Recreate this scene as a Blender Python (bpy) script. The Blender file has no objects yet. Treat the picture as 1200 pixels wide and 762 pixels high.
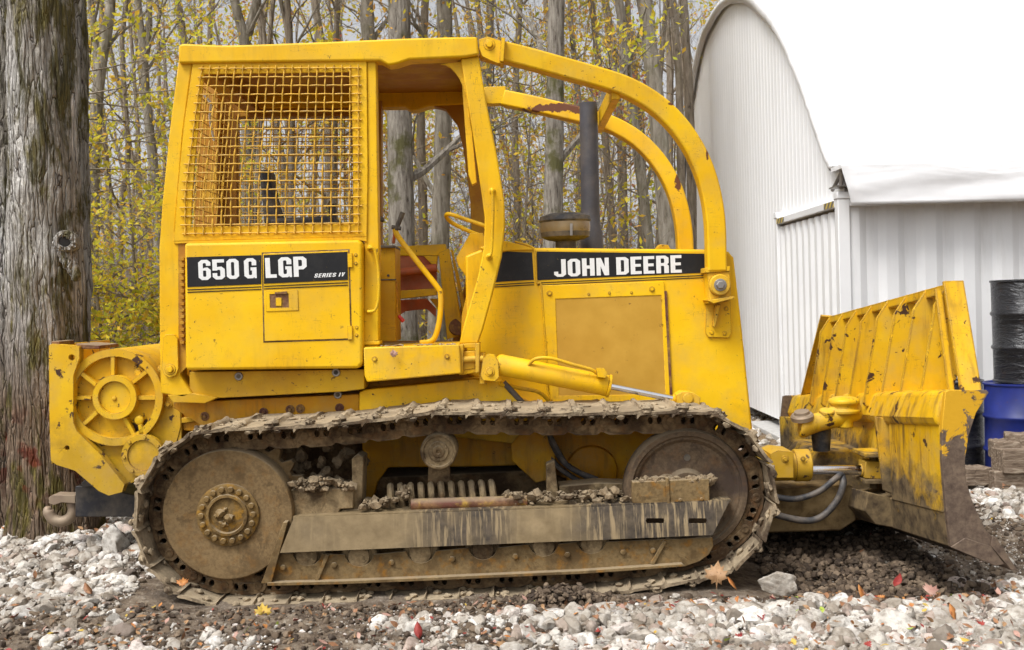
import bpy, bmesh, math, random
import numpy as np
from mathutils import Vector, Matrix, noise
from mathutils.geometry import tessellate_polygon
random.seed(7); RNG = np.random.default_rng(7)
PI = math.pi
sc = bpy.context.scene
COL = sc.collection

# ------------------------------------------------------------------ camera
F = 1215.0; EYE = 1.52; CAMY = -5.3
cam_d = bpy.data.cameras.new('camera'); cam = bpy.data.objects.new('camera', cam_d); COL.objects.link(cam)
cam_d.sensor_width = 36; cam_d.lens = F/1200*36; cam_d.clip_start = .05; cam_d.clip_end = 2000
PITCH = math.atan(26/F); ROLL = math.radians(-1.7)
CM = Matrix.Translation((0, CAMY, EYE)) @ Matrix.Rotation(PI/2-PITCH, 4, 'X') @ Matrix.Rotation(ROLL, 4, 'Z')
cam.matrix_world = CM
cam_d.dof.use_dof = True; cam_d.dof.focus_distance = 5.9; cam_d.dof.aperture_fstop = 7
sc.camera = cam
C3 = CM.to_3x3()

def ray(px, py):
    return C3 @ Vector(((px-600)/F, -(py-381)/F, -1))
def P(px, py, Y):
    d = ray(px, py); t = (Y-CAMY)/d.y
    return Vector((d.x*t, Y, EYE+d.z*t))
def PXp(px, py, X):
    d = ray(px, py); t = X/d.x
    return Vector((X, CAMY+d.y*t, EYE+d.z*t))
def S(Y): return (Y-CAMY)/F          # metres per photo pixel at distance Y
def xz(px, py, Y):
    v = P(px, py, Y); return (v.x, v.z)

# ------------------------------------------------------------------ noise in numpy
def _hash(ix, iy, iz, seed):
    h = (ix*374761393 + iy*668265263 + iz*2147483647 + seed*144269504) & 0xffffffff
    h = ((h ^ (h >> 13))*1274126177) & 0xffffffff
    h = (h ^ (h >> 16)) & 0xffffffff
    return h/4294967295.0
def vnoise(p, seed=0):
    p = np.asarray(p, float); i = np.floor(p).astype(np.int64); f = p-i; u = f*f*(3-2*f)
    r = 0
    for dx in (0, 1):
        for dy in (0, 1):
            for dz in (0, 1):
                w = (u[:, 0] if dx else 1-u[:, 0])*(u[:, 1] if dy else 1-u[:, 1])*(u[:, 2] if dz else 1-u[:, 2])
                r = r + w*_hash(i[:, 0]+dx, i[:, 1]+dy, i[:, 2]+dz, seed)
    return r*2-1
def fbm(p, octv=4, seed=0, gain=.5):
    p = np.asarray(p, float); a = 1; s = 0
    for o in range(octv):
        s = s+a*vnoise(p*(2.03**o)+o*17.3, seed+o); a *= gain
    return s

# ------------------------------------------------------------------ object helpers
def tag(o, label=None, cat=None, group=None, kind=None):
    if label: o['label'] = label
    if cat: o['category'] = cat
    if group: o['group'] = group
    if kind: o['kind'] = kind
    return o
def empty(name, loc, label=None, cat=None, group=None, kind=None):
    o = bpy.data.objects.new(name, None); COL.objects.link(o); o.location = loc
    o.empty_display_size = .2
    return tag(o, label, cat, group, kind)
def link(name, me, parent=None):
    o = bpy.data.objects.new(name, me); COL.objects.link(o)
    if parent is not None: par(o, parent)
    return o
def par(o, p):
    # everything below is modelled in world coordinates: cancel the parent's offset
    o.parent = p
    t = Vector((0, 0, 0)); q = p
    while q is not None:
        t += q.location; q = q.parent
    o.location = o.location - t
def wloc(p):
    t = Vector((0, 0, 0))
    while p is not None: t += p.location; p = p.parent
    return t

def rot_to(d):
    return Vector(d).normalized().to_track_quat('Z', 'Y').to_matrix()

class MB:
    def __init__(s): s.v = []; s.f = []; s.m = []
    def add(s, vs, fs, mi=0):
        b = len(s.v); s.v.extend([tuple(v) for v in vs])
        for f in fs: s.f.append(tuple(i+b for i in f)); s.m.append(mi)
        return s
    def box(s, x0, x1, y0, y1, z0, z1, mi=0, fn=None):
        vs = [(x, y, z) for x in (x0, x1) for y in (y0, y1) for z in (z0, z1)]
        if fn: vs = [fn(*v) for v in vs]
        return s.add(vs, [(0, 1, 3, 2), (4, 6, 7, 5), (0, 4, 5, 1), (2, 3, 7, 6), (0, 2, 6, 4), (1, 5, 7, 3)], mi)
    def prism(s, pts, y0, y1, holes=(), mi=0, fn=None, flip=False):
        # pts: (x,z) outline, extruded along y
        def area(p): return sum(p[i][0]*p[(i+1) % len(p)][1]-p[(i+1) % len(p)][0]*p[i][1] for i in range(len(p)))
        if area(pts) < 0: pts = pts[::-1]
        holes = [h if area(h) < 0 else h[::-1] for h in holes]
        loops = [list(pts)]+[list(h) for h in holes]
        allp = [p for l in loops for p in l]; n = len(allp)
        vs = [(p[0], y0, p[1]) for p in allp]+[(p[0], y1, p[1]) for p in allp]
        if fn: vs = [fn(*v) for v in vs]
        fs = []
        if holes:
            tr = tessellate_polygon([[Vector((p[0], p[1], 0)) for p in l] for l in loops])
            for t in tr:
                a, b, c = t
                ar = (allp[b][0]-allp[a][0])*(allp[c][1]-allp[a][1])-(allp[c][0]-allp[a][0])*(allp[b][1]-allp[a][1])
                if abs(ar) < 1e-12: continue
                if ar < 0: b, c = c, b
                fs.append((a, b, c)); fs.append((a+n, c+n, b+n))
        else:
            fs.append(tuple(range(n))); fs.append(tuple(range(2*n-1, n-1, -1)))
        b0 = 0
        for l in loops:
            k = len(l)
            for i in range(k):
                a = b0+i; b = b0+(i+1) % k
                fs.append((b, a, a+n, b+n))
            b0 += k
        return s.add(vs, fs, mi)
    def px(s, pts, Y0, Y1, holes=(), mi=0, fn=None):
        return s.prism([xz(a, b, Y0) for a, b in pts], Y0, Y1, [[xz(a, b, Y0) for a, b in h] for h in holes], mi, fn)
    def tube(s, path, r, k=10, mi=0, caps=True, sq=1.0, ref=None):
        path = [Vector(p) for p in path]; n = len(path)
        rr = [r]*n if not hasattr(r, '__len__') else r
        vs = []; prev = None
        for i, p in enumerate(path):
            d = (path[min(i+1, n-1)]-path[max(i-1, 0)])
            d = d.normalized() if d.length > 1e-9 else Vector((0, 0, 1))
            if prev is None:
                a = Vector(ref) if ref else (Vector((0, 1, 0)) if abs(d.y) < .9 else Vector((1, 0, 0)))
            else: a = prev
            u = (a-d*a.dot(d)).normalized(); w = d.cross(u); prev = u
            for j in range(k):
                t = 2*PI*j/k
                vs.append(p+(u*math.cos(t)*sq+w*math.sin(t))*rr[i])
        fs = [(i*k+j, i*k+(j+1) % k, (i+1)*k+(j+1) % k, (i+1)*k+j) for i in range(n-1) for j in range(k)]
        if caps: fs += [tuple(range(k-1, -1, -1)), tuple((n-1)*k+j for j in range(k))]
        return s.add(vs, fs, mi)
    def rbar(s, path, a, b, mi=0, up=(0, 1, 0)):
        # rectangular bar swept along path; a = size along up, b = size across
        path = [Vector(p) for p in path]; n = len(path); vs = []
        for i, p in enumerate(path):
            d = (path[min(i+1, n-1)]-path[max(i-1, 0)]).normalized()
            u = Vector(up); u = (u-d*u.dot(d)).normalized(); w = d.cross(u)
            for cx, cy in ((-1, -1), (1, -1), (1, 1), (-1, 1)): vs.append(p+u*cx*a/2+w*cy*b/2)
        fs = [(i*4+j, i*4+(j+1) % 4, (i+1)*4+(j+1) % 4, (i+1)*4+j) for i in range(n-1) for j in range(4)]
        fs += [(3, 2, 1, 0), tuple((n-1)*4+j for j in range(4))]
        return s.add(vs, fs, mi)
    def lathe(s, c, axis, prof, k=32, mi=0):
        # prof: list of (radius, height along axis)
        M = rot_to(axis); c = Vector(c); vs = []; fs = []; n = len(prof)
        for r, h in prof:
            for j in range(k):
                t = 2*PI*j/k; vs.append(c+M @ Vector((r*math.cos(t), r*math.sin(t), h)))
        fs = [(i*k+j, i*k+(j+1) % k, (i+1)*k+(j+1) % k, (i+1)*k+j) for i in range(n-1) for j in range(k)]
        if prof[0][0] > 1e-5: fs.append(tuple(range(k-1, -1, -1)))
        if prof[-1][0] > 1e-5: fs.append(tuple((n-1)*k+j for j in range(k)))
        return s.add(vs, fs, mi)
    def bolt(s, px_, py_, Y, r, mi=0, washer=True, h=None):
        c = P(px_, py_, Y); h = h or r*.8
        if washer: s.lathe(c, (0, -1, 0), [(r*1.55, 0), (r*1.5, h*.25), (r, h*.26)], 16, mi)
        s.lathe(c, (0, -1, 0), [(r, 0), (r, h), (r*.85, h*1.15)], 6, mi)
        return s
    def blob(s, c, r, seed=0, amp=.35, sub=2, flat=1.0, mi=0, fr=1.5):
        bm = bmesh.new(); bmesh.ops.create_icosphere(bm, subdivisions=sub, radius=1)
        vs = [];
        for v in bm.verts:
            d = v.co.normalized(); k = 1+amp*noise.noise(d*fr+Vector((seed*3.7, seed*1.3, 0)))+amp*.5*noise.noise(d*fr*2.6+Vector((seed, 9, 0)))
            vs.append((c[0]+d.x*k*r, c[1]+d.y*k*r, c[2]+d.z*k*r*flat))
        fs = [tuple(v.index for v in f.verts) for f in bm.faces]; bm.free()
        return s.add(vs, fs, mi)
    def build(s, name, mats, parent=None, bevel=0.0, smooth=True, ang=35, seg=2):
        me = bpy.data.meshes.new(name)
        if parent is not None:
            t = wloc(parent)
            vs = [(v[0]-t.x, v[1]-t.y, v[2]-t.z) for v in s.v]
        else: vs = s.v
        me.from_pydata(vs, [], s.f)
        if not isinstance(mats, (list, tuple)): mats = [mats]
        for m in mats: me.materials.append(m)
        if len(mats) > 1: me.polygons.foreach_set('material_index', s.m)
        if smooth:
            me.polygons.foreach_set('use_smooth', [True]*len(me.polygons))
            me.set_sharp_from_angle(angle=math.radians(ang))
        me.update()
        o = bpy.data.objects.new(name, me); COL.objects.link(o)
        if parent is not None: o.parent = parent
        if bevel > 0:
            b = o.modifiers.new('bevel', 'BEVEL'); b.width = bevel; b.segments = seg; b.limit_method = 'ANGLE'
            b.angle_limit = math.radians(40); b.harden_normals = False
        return o

def fastmesh(name, V, Fc, mat, k=3, smooth=True, attr=None, parent=None):
    me = bpy.data.meshes.new(name)
    V = np.asarray(V, np.float32); Fc = np.asarray(Fc, np.int32)
    if parent is not None: V = V-np.array(wloc(parent), np.float32)
    me.vertices.add(len(V)); me.vertices.foreach_set('co', V.ravel())
    me.loops.add(Fc.size); me.loops.foreach_set('vertex_index', Fc.ravel())
    me.polygons.add(len(Fc)); me.polygons.foreach_set('loop_start', np.arange(0, Fc.size, k, dtype=np.int32))
    me.polygons.foreach_set('loop_total', np.full(len(Fc), k, np.int32))
    if smooth: me.polygons.foreach_set('use_smooth', np.ones(len(Fc), bool))
    for m in (mat if isinstance(mat, (list, tuple)) else [mat]): me.materials.append(m)
    if attr is not None:
        a = me.attributes.new('tone', 'FLOAT', 'POINT'); a.data.foreach_set('value', np.asarray(attr, np.float32))
    me.update(calc_edges=True); me.validate()
    o = bpy.data.objects.new(name, me); COL.objects.link(o)
    if parent is not None: o.parent = parent
    return o

def smoothpath(pts, n=8):
    pts = [Vector(p) for p in pts]; out = []
    for i in range(len(pts)-1):
        p0 = pts[max(i-1, 0)]; p1 = pts[i]; p2 = pts[i+1]; p3 = pts[min(i+2, len(pts)-1)]
        for j in range(n):
            t = j/n
            out.append(.5*((2*p1)+(p2-p0)*t+(2*p0-5*p1+4*p2-p3)*t*t+(3*p1-p0-3*p2+p3)*t**3))
    out.append(pts[-1]); return out

# ------------------------------------------------------------------ materials
class NT:
    def __init__(s, name):
        s.mat = bpy.data.materials.new(name); s.mat.use_nodes = True
        s.t = s.mat.node_tree; s.b = s.t.nodes['Principled BSDF']; s.out = s.t.nodes['Material Output']
        s.geo = s.t.nodes.new('ShaderNodeNewGeometry'); s.pos = s.geo.outputs['Position']
    def put(s, sock, v):
        if isinstance(v, bpy.types.NodeSocket): s.t.links.new(v, sock)
        elif v is not None:
            if isinstance(v, (tuple, list)) and len(v) == 3 and sock.type == 'RGBA': v = (*v, 1)
            sock.default_value = v
    def math(s, op, a, b=None, clamp=False):
        n = s.t.nodes.new('ShaderNodeMath'); n.operation = op; n.use_clamp = clamp
        s.put(n.inputs[0], a); s.put(n.inputs[1], b); return n.outputs[0]
    def vscale(s, v, sc_):
        n = s.t.nodes.new('ShaderNodeVectorMath'); n.operation = 'MULTIPLY'; s.put(n.inputs[0], v); n.inputs[1].default_value = sc_; return n.outputs[0]
    def noise(s, scale, detail=4, rough=.55, vec=None, dist=0.0):
        n = s.t.nodes.new('ShaderNodeTexNoise'); s.put(n.inputs['Vector'], vec if vec is not None else s.pos)
        n.inputs['Scale'].default_value = scale; n.inputs['Detail'].default_value = detail; n.inputs['Roughness'].default_value = rough
        n.inputs['Distortion'].default_value = dist; return n.outputs[0]
    def voro(s, scale, vec=None, feat='F1', rnd=1.0):
        n = s.t.nodes.new('ShaderNodeTexVoronoi'); n.feature = feat; s.put(n.inputs['Vector'], vec if vec is not None else s.pos)
        n.inputs['Scale'].default_value = scale; n.inputs['Randomness'].default_value = rnd
        return n.outputs[0]
    def ramp(s, f, stops):
        n = s.t.nodes.new('ShaderNodeValToRGB'); s.put(n.inputs[0], f); e = n.color_ramp.elements
        for i, (p, c) in enumerate(stops):
            el = e[i] if i < 2 else e.new(p)
            el.position = p; c = (c, c, c) if not hasattr(c, '__len__') else c
            el.color = (*c[:3], 1)
        return n.outputs[0]
    def mr(s, f, a, b, c=0., d=1.):
        n = s.t.nodes.new('ShaderNodeMapRange'); s.put(n.inputs[0], f)
        for i, v in enumerate((a, b, c, d)): n.inputs[i+1].default_value = v
        return n.outputs[0]
    def mix(s, f, a, b, mode='MIX'):
        n = s.t.nodes.new('ShaderNodeMix'); n.data_type = 'RGBA'; n.blend_type = mode
        s.put(n.inputs[0], f); s.put(n.inputs[6], a); s.put(n.inputs[7], b); return n.outputs[2]
    def bump(s, h, strength=.3, dist=.01, nrm=None):
        n = s.t.nodes.new('ShaderNodeBump'); s.put(n.inputs['Height'], h); n.inputs['Strength'].default_value = strength
        n.inputs['Distance'].default_value = dist
        if nrm is not None: s.put(n.inputs['Normal'], nrm)
        return n.outputs[0]
    def edge(s, radius=.008):
        n = s.t.nodes.new('ShaderNodeBevel'); n.samples = 3; n.inputs['Radius'].default_value = radius
        d = s.t.nodes.new('ShaderNodeVectorMath'); d.operation = 'DOT_PRODUCT'
        s.put(d.inputs[0], n.outputs[0]); s.put(d.inputs[1], s.geo.outputs['Normal'])
        return s.math('SUBTRACT', 1.0, d.outputs['Value'])
    def comp(s, v, ax):
        n = s.t.nodes.new('ShaderNodeSeparateXYZ'); s.put(n.inputs[0], v); return n.outputs[ax]
    def attr(s, name):
        n = s.t.nodes.new('ShaderNodeAttribute'); n.attribute_name = name; return n.outputs['Fac']
    def fin(s, col, rough=.5, bump=None, metal=0., spec=.5, coat=0.):
        s.put(s.b.inputs['Base Color'], col); s.put(s.b.inputs['Roughness'], rough); s.put(s.b.inputs['Metallic'], metal)
        s.b.inputs['Specular IOR Level'].default_value = spec
        if coat: s.b.inputs['Coat Weight'].default_value = coat; s.b.inputs['Coat Roughness'].default_value = .25
        if bump is not None: s.put(s.b.inputs['Normal'], bump)
        return s.mat

RUST = (.06, .028, .015)
def yellow(name, base=(.80, .475, .003), dust=.20, chips=.5, edge=.5, mud=0., mudz=.6, rough=.46, grime=.16, patch=None, er=.007, spots=()):
    t = NT(name)
    big = t.noise(1.7, 3); mid = t.noise(7, 5, .6)
    c = t.mix(t.mr(big, .35, .65), base, tuple(b*k for b, k in zip(base, (.86, .80, .9))))
    c = t.mix(t.math('MULTIPLY', t.mr(t.noise(2.9, 6, .65), .50, .62), .25), c, (.82, .56, .02))
    # dried dust film in soft patches
    c = t.mix(t.math('MULTIPLY', t.mr(mid, .45, .72), dust), c, (.42, .29, .10))
    # run-down grime
    st = t.noise(9, 5, .6, vec=t.vscale(t.pos, (2.2, 2.2, .35)))
    c = t.mix(t.math('MULTIPLY', t.math('MULTIPLY', t.mr(st, .5, .72), t.mr(big, .45, .6)), grime*1.3), c, (.22, .12, .02))
    sp = t.noise(95, 2, .5); spm = t.math('MULTIPLY', t.mr(sp, .70, .74), t.mr(t.noise(5, 3), .45, .6))
    c = t.mix(t.math('MULTIPLY', spm, min(1, chips*1.3)), c, (.16, .09, .03))
    for sv in ((2.5, 2.5, 38), (30, 4, 5)):
        sn = t.math('ABSOLUTE', t.math('SUBTRACT', t.noise(1, 3, .5, vec=t.vscale(t.pos, sv)), .5))
        sm = t.math('MULTIPLY', t.mr(sn, .0045, .002), t.mr(t.noise(4.3, 3), .56, .60))
        c = t.mix(t.math('MULTIPLY', sm, .55*min(1, chips+.2)), c, (.20, .11, .03))
    for (sx, sz, rx, rz) in spots:
        qx = t.math('POWER', t.math('DIVIDE', t.math('SUBTRACT', t.comp(t.pos, 0), sx), rx), 2.0); qz = t.math('POWER', t.math('DIVIDE', t.math('SUBTRACT', t.comp(t.pos, 2), sz), rz), 2.0)
        q = t.math('ADD', t.math('ADD', qx, qz), t.math('MULTIPLY', t.math('SUBTRACT', t.noise(24, 5, .7, dist=.5), .5), 4.5))
        c = t.mix(t.mr(q, 1.0, .8), c, (.13, .045, .018))
    if patch: # big bare patches
        pm = t.mr(t.noise(patch, 5, .62, dist=.4), .62, .65)
        c = t.mix(pm, c, RUST)
    ch = t.math('MULTIPLY', t.mr(t.noise(28, 5, .7, dist=.6), .64, .66), t.mr(t.noise(2.6, 3), .5, .58))
    c = t.mix(t.math('MULTIPLY', ch, min(1, chips)), c, RUST)
    if edge > 0:
        e = t.math('MULTIPLY', t.mr(t.edge(er), .03, .12), t.mr(t.noise(22, 4, .7), .62-edge*.25, .66-edge*.25))
        c = t.mix(t.math('MULTIPLY', e, .85), c, (.09, .045, .02))
    r = t.mr(mid, .3, .7, rough-.06, rough+.2)
    if mud > 0:
        z = t.comp(t.pos, 2)
        h = t.math('ADD', t.math('MULTIPLY', t.math('SUBTRACT', mudz, z), 2.2), t.math('MULTIPLY', t.math('SUBTRACT', t.noise(5, 7, .68), .5), 2.2))
        mm = t.math('MULTIPLY', t.mr(h, -.1, .35), mud)
        mc = t.ramp(t.noise(14, 6, .6), [(.35, (.05, .034, .02)), (.6, (.17, .12, .06))])
        c = t.mix(mm, c, mc); r = t.mix(mm, r, (.9, .9, .9))
    bp = t.bump(t.noise(220, 3), .06, .002, t.bump(t.noise(6, 4), .12, .02))
    return t.fin(c, r, bp, spec=.27)
def mudmat(name, a=(.31, .225, .12), b=(.060, .036, .018), c_=(.19, .10, .035), bump=.5, orange=.35, dark=.45, rough=.9, metal=0.):
    t = NT(name)
    n1 = t.noise(4.5, 6, .65); n2 = t.noise(16, 5, .6); n3 = t.noise(60, 4, .6)
    c = t.mix(t.mr(n1, dark-.05, dark+.07), b, a)
    c = t.mix(t.math('MULTIPLY', t.mr(n2, .52, .66), orange), c, c_)
    c = t.mix(t.math('MULTIPLY', t.mr(n3, .40, .62), .45), c, tuple(x*.42 for x in a))
    c = t.mix(t.math('MULTIPLY', t.mr(t.noise(9, 6, .7, dist=.5), .55, .62), .55), c, tuple(x*.6 for x in b))
    up = t.comp(t.geo.outputs['Normal'], 2)
    c = t.mix(t.math('MULTIPLY', t.mr(up, .3, .9), .55), c, (.33, .265, .175))
    h = t.math('ADD', t.math('MULTIPLY', n2, .7), t.math('MULTIPLY', n3, .35))
    bp = t.bump(h, bump, .012, t.bump(t.noise(200, 3), .25, .003))
    return t.fin(c, rough, bp, metal, spec=.25)
def decalmat():
    t = NT('black_decal'); n = t.noise(30, 4)
    c = t.mix(t.mr(t.noise(9, 6, .7), .5, .75), (.009, .009, .010), (.022, .021, .020))
    c = t.mix(t.mr(t.noise(52, 4, .7), .70, .72), c, (.55, .36, .03))
    return t.fin(c, .5, t.bump(n, .05, .002), spec=.3)
def plain(name, col, rough=.5, metal=0., var=.25, nscale=12, bump=.1, spec=.5, dusty=None, dustc=(.3, .24, .16)):
    t = NT(name)
    n = t.noise(nscale, 5, .6)
    c = t.mix(t.mr(n, .3, .7), tuple(x*(1-var) for x in col), tuple(min(1, x*(1+var)) for x in col))
    if dusty: c = t.mix(t.math('MULTIPLY', t.mr(t.noise(nscale*.6, 6, .65), .4, .65), dusty), c, dustc)
    return t.fin(c, t.mr(n, .2, .8, max(.05, rough-.08), min(1, rough+.12)), t.bump(t.noise(nscale*8, 4), bump, .004), metal, spec=spec)

M = {}
M['ochre'] = yellow('ochre_console_paint', base=(.56, .32, .008), chips=.8)
M['y'] = yellow('yellow_paint', edge=.6, chips=.8, grime=.28)
M['y2'] = yellow('yellow_paint_worn', chips=1, edge=.9, dust=.45, grime=.4, mud=.35, mudz=.86)
M['ylow'] = yellow('yellow_paint_muddy', base=(.66, .36, .012), chips=.8, edge=.6, mud=.95, mudz=.62, dust=.6, grime=.7)
def sp_(px_, py_, Y, a, b): v = P(px_, py_, Y); return (v.x, v.z, a, b)
M['ysweep'] = yellow('yellow_guard_rail_paint', chips=1, dust=.35, edge=.8, spots=(sp_(655, 128, 1.93, .26, .030), sp_(690, 131, 1.93, .12, .03), sp_(793, 215, 1.8, .025, .06)))
M['ynear'] = yellow('yellow_near_guard_paint', chips=1, dust=.35, edge=.8, spots=(sp_(790, 122, .66, .05, .012), sp_(828, 176, .68, .008, .05)))
M['yin'] = yellow('yellow_shaded_inner_paint', base=(.40, .175, .010), dust=.3, chips=.9, edge=.5)  # machine yellow darkened to brown: the cab's inner shade is in the base colour
M['yhood'] = yellow('yellow_bonnet_paint', chips=.7, dust=.3, grime=.35, edge=.4, mud=.3, mudz=.80)
M['ywin'] = yellow('yellow_winch_paint', chips=1, dust=.4, edge=.9, mud=.35, mudz=.85, patch=8, base=(.69, .41, .008))
M['yblade'] = yellow('yellow_blade_paint', base=(.68, .40, .006), patch=9, grime=1, chips=1, edge=.95, er=.014, mud=1, mudz=.62, dust=.6)
M['yrib'] = yellow('yellow_rack_paint', base=(.72, .42, .010), chips=1, edge=1, dust=.4, grime=.6, patch=10, er=.02)
def screenmat():
    t = NT('ochre_perforated_screen')
    n = t.noise(6, 4); c = t.mix(t.mr(n, .35, .65), (.44, .245, .03), (.52, .30, .045))
    v = t.voro(260, rnd=0.0); c = t.mix(t.mr(v, .16, .30), (.24, .12, .02), c)
    c = t.mix(t.math('MULTIPLY', t.mr(t.noise(28, 5, .7), .66, .69), .7), c, (.12, .06, .02))
    return t.fin(c, .7, t.bump(v, .25, .002), spec=.2)
M['screen'] = screenmat()
M['mud'] = mudmat('dried_mud_steel')
M['shoe'] = mudmat('track_shoe_mud', a=(.38, .295, .19), b=(.065, .042, .026), dark=.47, bump=.8, orange=.25)
M['link'] = mudmat('dark_muddy_link', a=(.26, .175, .09), b=(.065, .038, .02), c_=(.20, .085, .025), orange=.4, dark=.5)
M['disc'] = mudmat('muddy_disc', a=(.205, .135, .062), b=(.125, .078, .034), c_=(.20, .095, .022), orange=.4, dark=.4, bump=.25)
M['discdark'] = mudmat('dark_idler_disc', a=(.145, .10, .06), b=(.07, .048, .036), c_=(.14, .07, .03), orange=.5, dark=.45, bump=.35)
M['hub'] = mudmat('orange_muddy_hub', a=(.20, .125, .045), b=(.09, .055, .025), c_=(.36, .18, .015), orange=.7, dark=.45, bump=.8)
M['clod'] = mudmat('dirt_clods', a=(.27, .195, .115), b=(.085, .058, .035), bump=1, orange=.1)
M['hull'] = yellow('dirty_hull_paint', base=(.60, .28, .004), chips=1, dust=.5, grime=.7, mud=.8, mudz=.42, edge=.5)
def guardmat():
    t = NT('scraped_guard_plate')
    x = t.comp(t.pos, 0); n = t.noise(5, 5)
    tan = t.mix(t.mr(t.noise(9, 6, .65), .3, .7), (.15, .105, .05), (.26, .19, .10))
    st = t.noise(1, 5, .65, vec=t.vscale(t.pos, (42, 10, 2.2)), dist=.25)
    dark = t.mix(t.mr(t.noise(30, 5), .3, .7), (.036, .028, .020), (.085, .064, .044))
    lite = t.mr(st, .50, .60)
    body = t.mix(lite, dark, (.27, .20, .11))
    # bare plate only where the mud has been washed off: to the right of the recoil spring
    m = t.math('ADD', t.mr(x, -.70, -.40), t.math('MULTIPLY', t.math('SUBTRACT', n, .5), 1.6), True)
    m2 = t.math('ADD', t.mr(t.math('ABSOLUTE', t.math('SUBTRACT', x, .13)), .05, .30), t.math('MULTIPLY', t.math('SUBTRACT', t.noise(7, 4), .5), 1.5), True)
    c = t.mix(t.math('MULTIPLY', m, m2), tan, body)
    return t.fin(c, .75, t.bump(t.noise(40, 5), .35, .006), spec=.35)
M['guard'] = guardmat()
M['lowguard'] = mudmat('rusty_low_guard', a=(.22, .148, .066), b=(.11, .066, .026), c_=(.27, .12, .015), orange=.8, dark=.46, bump=.35)
M['black'] = plain('black_rubber', (.018, .018, .02), .6, dusty=.5)
M['hose'] = plain('dusty_hose', (.03, .03, .033), .6, dusty=.7, nscale=20, dustc=(.16, .13, .1))
M['drawbar'] = plain('black_drawbar', (.012, .012, .016), .5, dusty=.25)
M['chrome'] = plain('chrome_rod', (.75, .75, .77), .14, 1.0, .06)
M['steel'] = plain('grey_bolt_steel', (.30, .28, .26), .45, .7)
M['exhaust'] = plain('grey_exhaust_paint', (.060, .058, .066), .55, dusty=.25, nscale=7)
M['decal'] = decalmat()
M['white'] = plain('white_lettering', (.72, .72, .70), .5, var=.05, nscale=60, bump=.02)
M['redseat'] = plain('faded_red_frame', (.48, .11, .035), .6, dusty=.35, nscale=9)
M['redknob'] = plain('red_knob', (.5, .03, .02), .4)
M['hook'] = plain('worn_hook_steel', (.27, .20, .14), .6, .3, dusty=.5)
M['bladesteel'] = None
def bladeend():
    t = NT('scraped_blade_end')
    n = t.noise(7, 6, .65, dist=.5); c = t.mix(t.mr(t.noise(22, 6, .7), .3, .7), (.065, .042, .032), (.20, .145, .10))
    z = t.comp(t.pos, 2)
    m = t.math('ADD', t.mr(z, .45, .95, -.28, .14), t.math('MULTIPLY', t.math('SUBTRACT', n, .5), 1.6))
    c = t.mix(t.mr(m, .02, .06), c, (.62, .34, .015))
    return t.fin(c, .62, t.bump(t.noise(50, 5), .35, .005), .15, spec=.35)
M['bend'] = bladeend()
# ================================================================== BULLDOZER
DZ = empty('bulldozer', (-.2, 1.25, 0), 'yellow crawler bulldozer with wire mesh cab guard, muddy track, winch and dirty front blade', 'bulldozer')
Ytk = .3                       # near chain plane
YC = 1.25                      # centre line
YR, YRf = .58, 1.93            # near and far planes of the cab frame
YH = .82                       # near side of the bonnet

# ---- tracks -------------------------------------------------------
spc = P(267, 601, .10); idc = P(808, 579, .12)
spc.z -= .020; spc.x -= .014; Rs = .398; Ri = .375
car = P(514, 505, .05); car.z = .898
def arc(c, r, a0, a1, n):
    return [(c.x+r*math.cos(math.radians(a0+(a1-a0)*i/n)), c.z+r*math.sin(math.radians(a0+(a1-a0)*i/n))) for i in range(n+1)]
def track_path():
    loop = []
    loop += arc(spc, Rs, 270, 95, 40)
    a = loop[-1]; b = (car.x, car.z)
    for i in range(1, 12):
        t = i/12; loop.append((a[0]+(b[0]-a[0])*t, a[1]+(b[1]-a[1])*t-.022*math.sin(PI*t)))
    ia = arc(idc, Ri, 85, -75, 36); c = ia[0]
    for i in range(0, 14):
        t = i/14; loop.append((b[0]+(c[0]-b[0])*t, b[1]+(c[1]-b[1])*t-.012*math.sin(PI*t)))
    loop += ia
    # lower run: front idler carried slightly clear of the ground
    d = ia[-1]; e = loop[0]
    for i in range(1, 24):
        t = i/24; loop.append((d[0]+(e[0]-d[0])*t, e[1]+(d[1]-e[1])*max(0, 1-t/.32)**1.6))
    return loop
pl = np.array(track_path()); pl = np.vstack([pl, pl[:1]])
sg = np.hypot(*np.diff(pl, axis=0).T); cum = np.r_[0, np.cumsum(sg)]
NS = 41; pitch = cum[-1]/NS
def at_len(s):
    s = s % cum[-1]; return np.array((np.interp(s, cum, pl[:, 0]), np.interp(s, cum, pl[:, 1])))
pins = [at_len(i*pitch+.05) for i in range(NS)]
# orientation: path runs clockwise seen from the front? outward normal computed from the area sign
ar = sum(pl[i][0]*pl[i+1][1]-pl[i+1][0]*pl[i][1] for i in range(len(pl)-1))
SGN = 1 if ar > 0 else -1          # ccw: outward is to the right of travel

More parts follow.
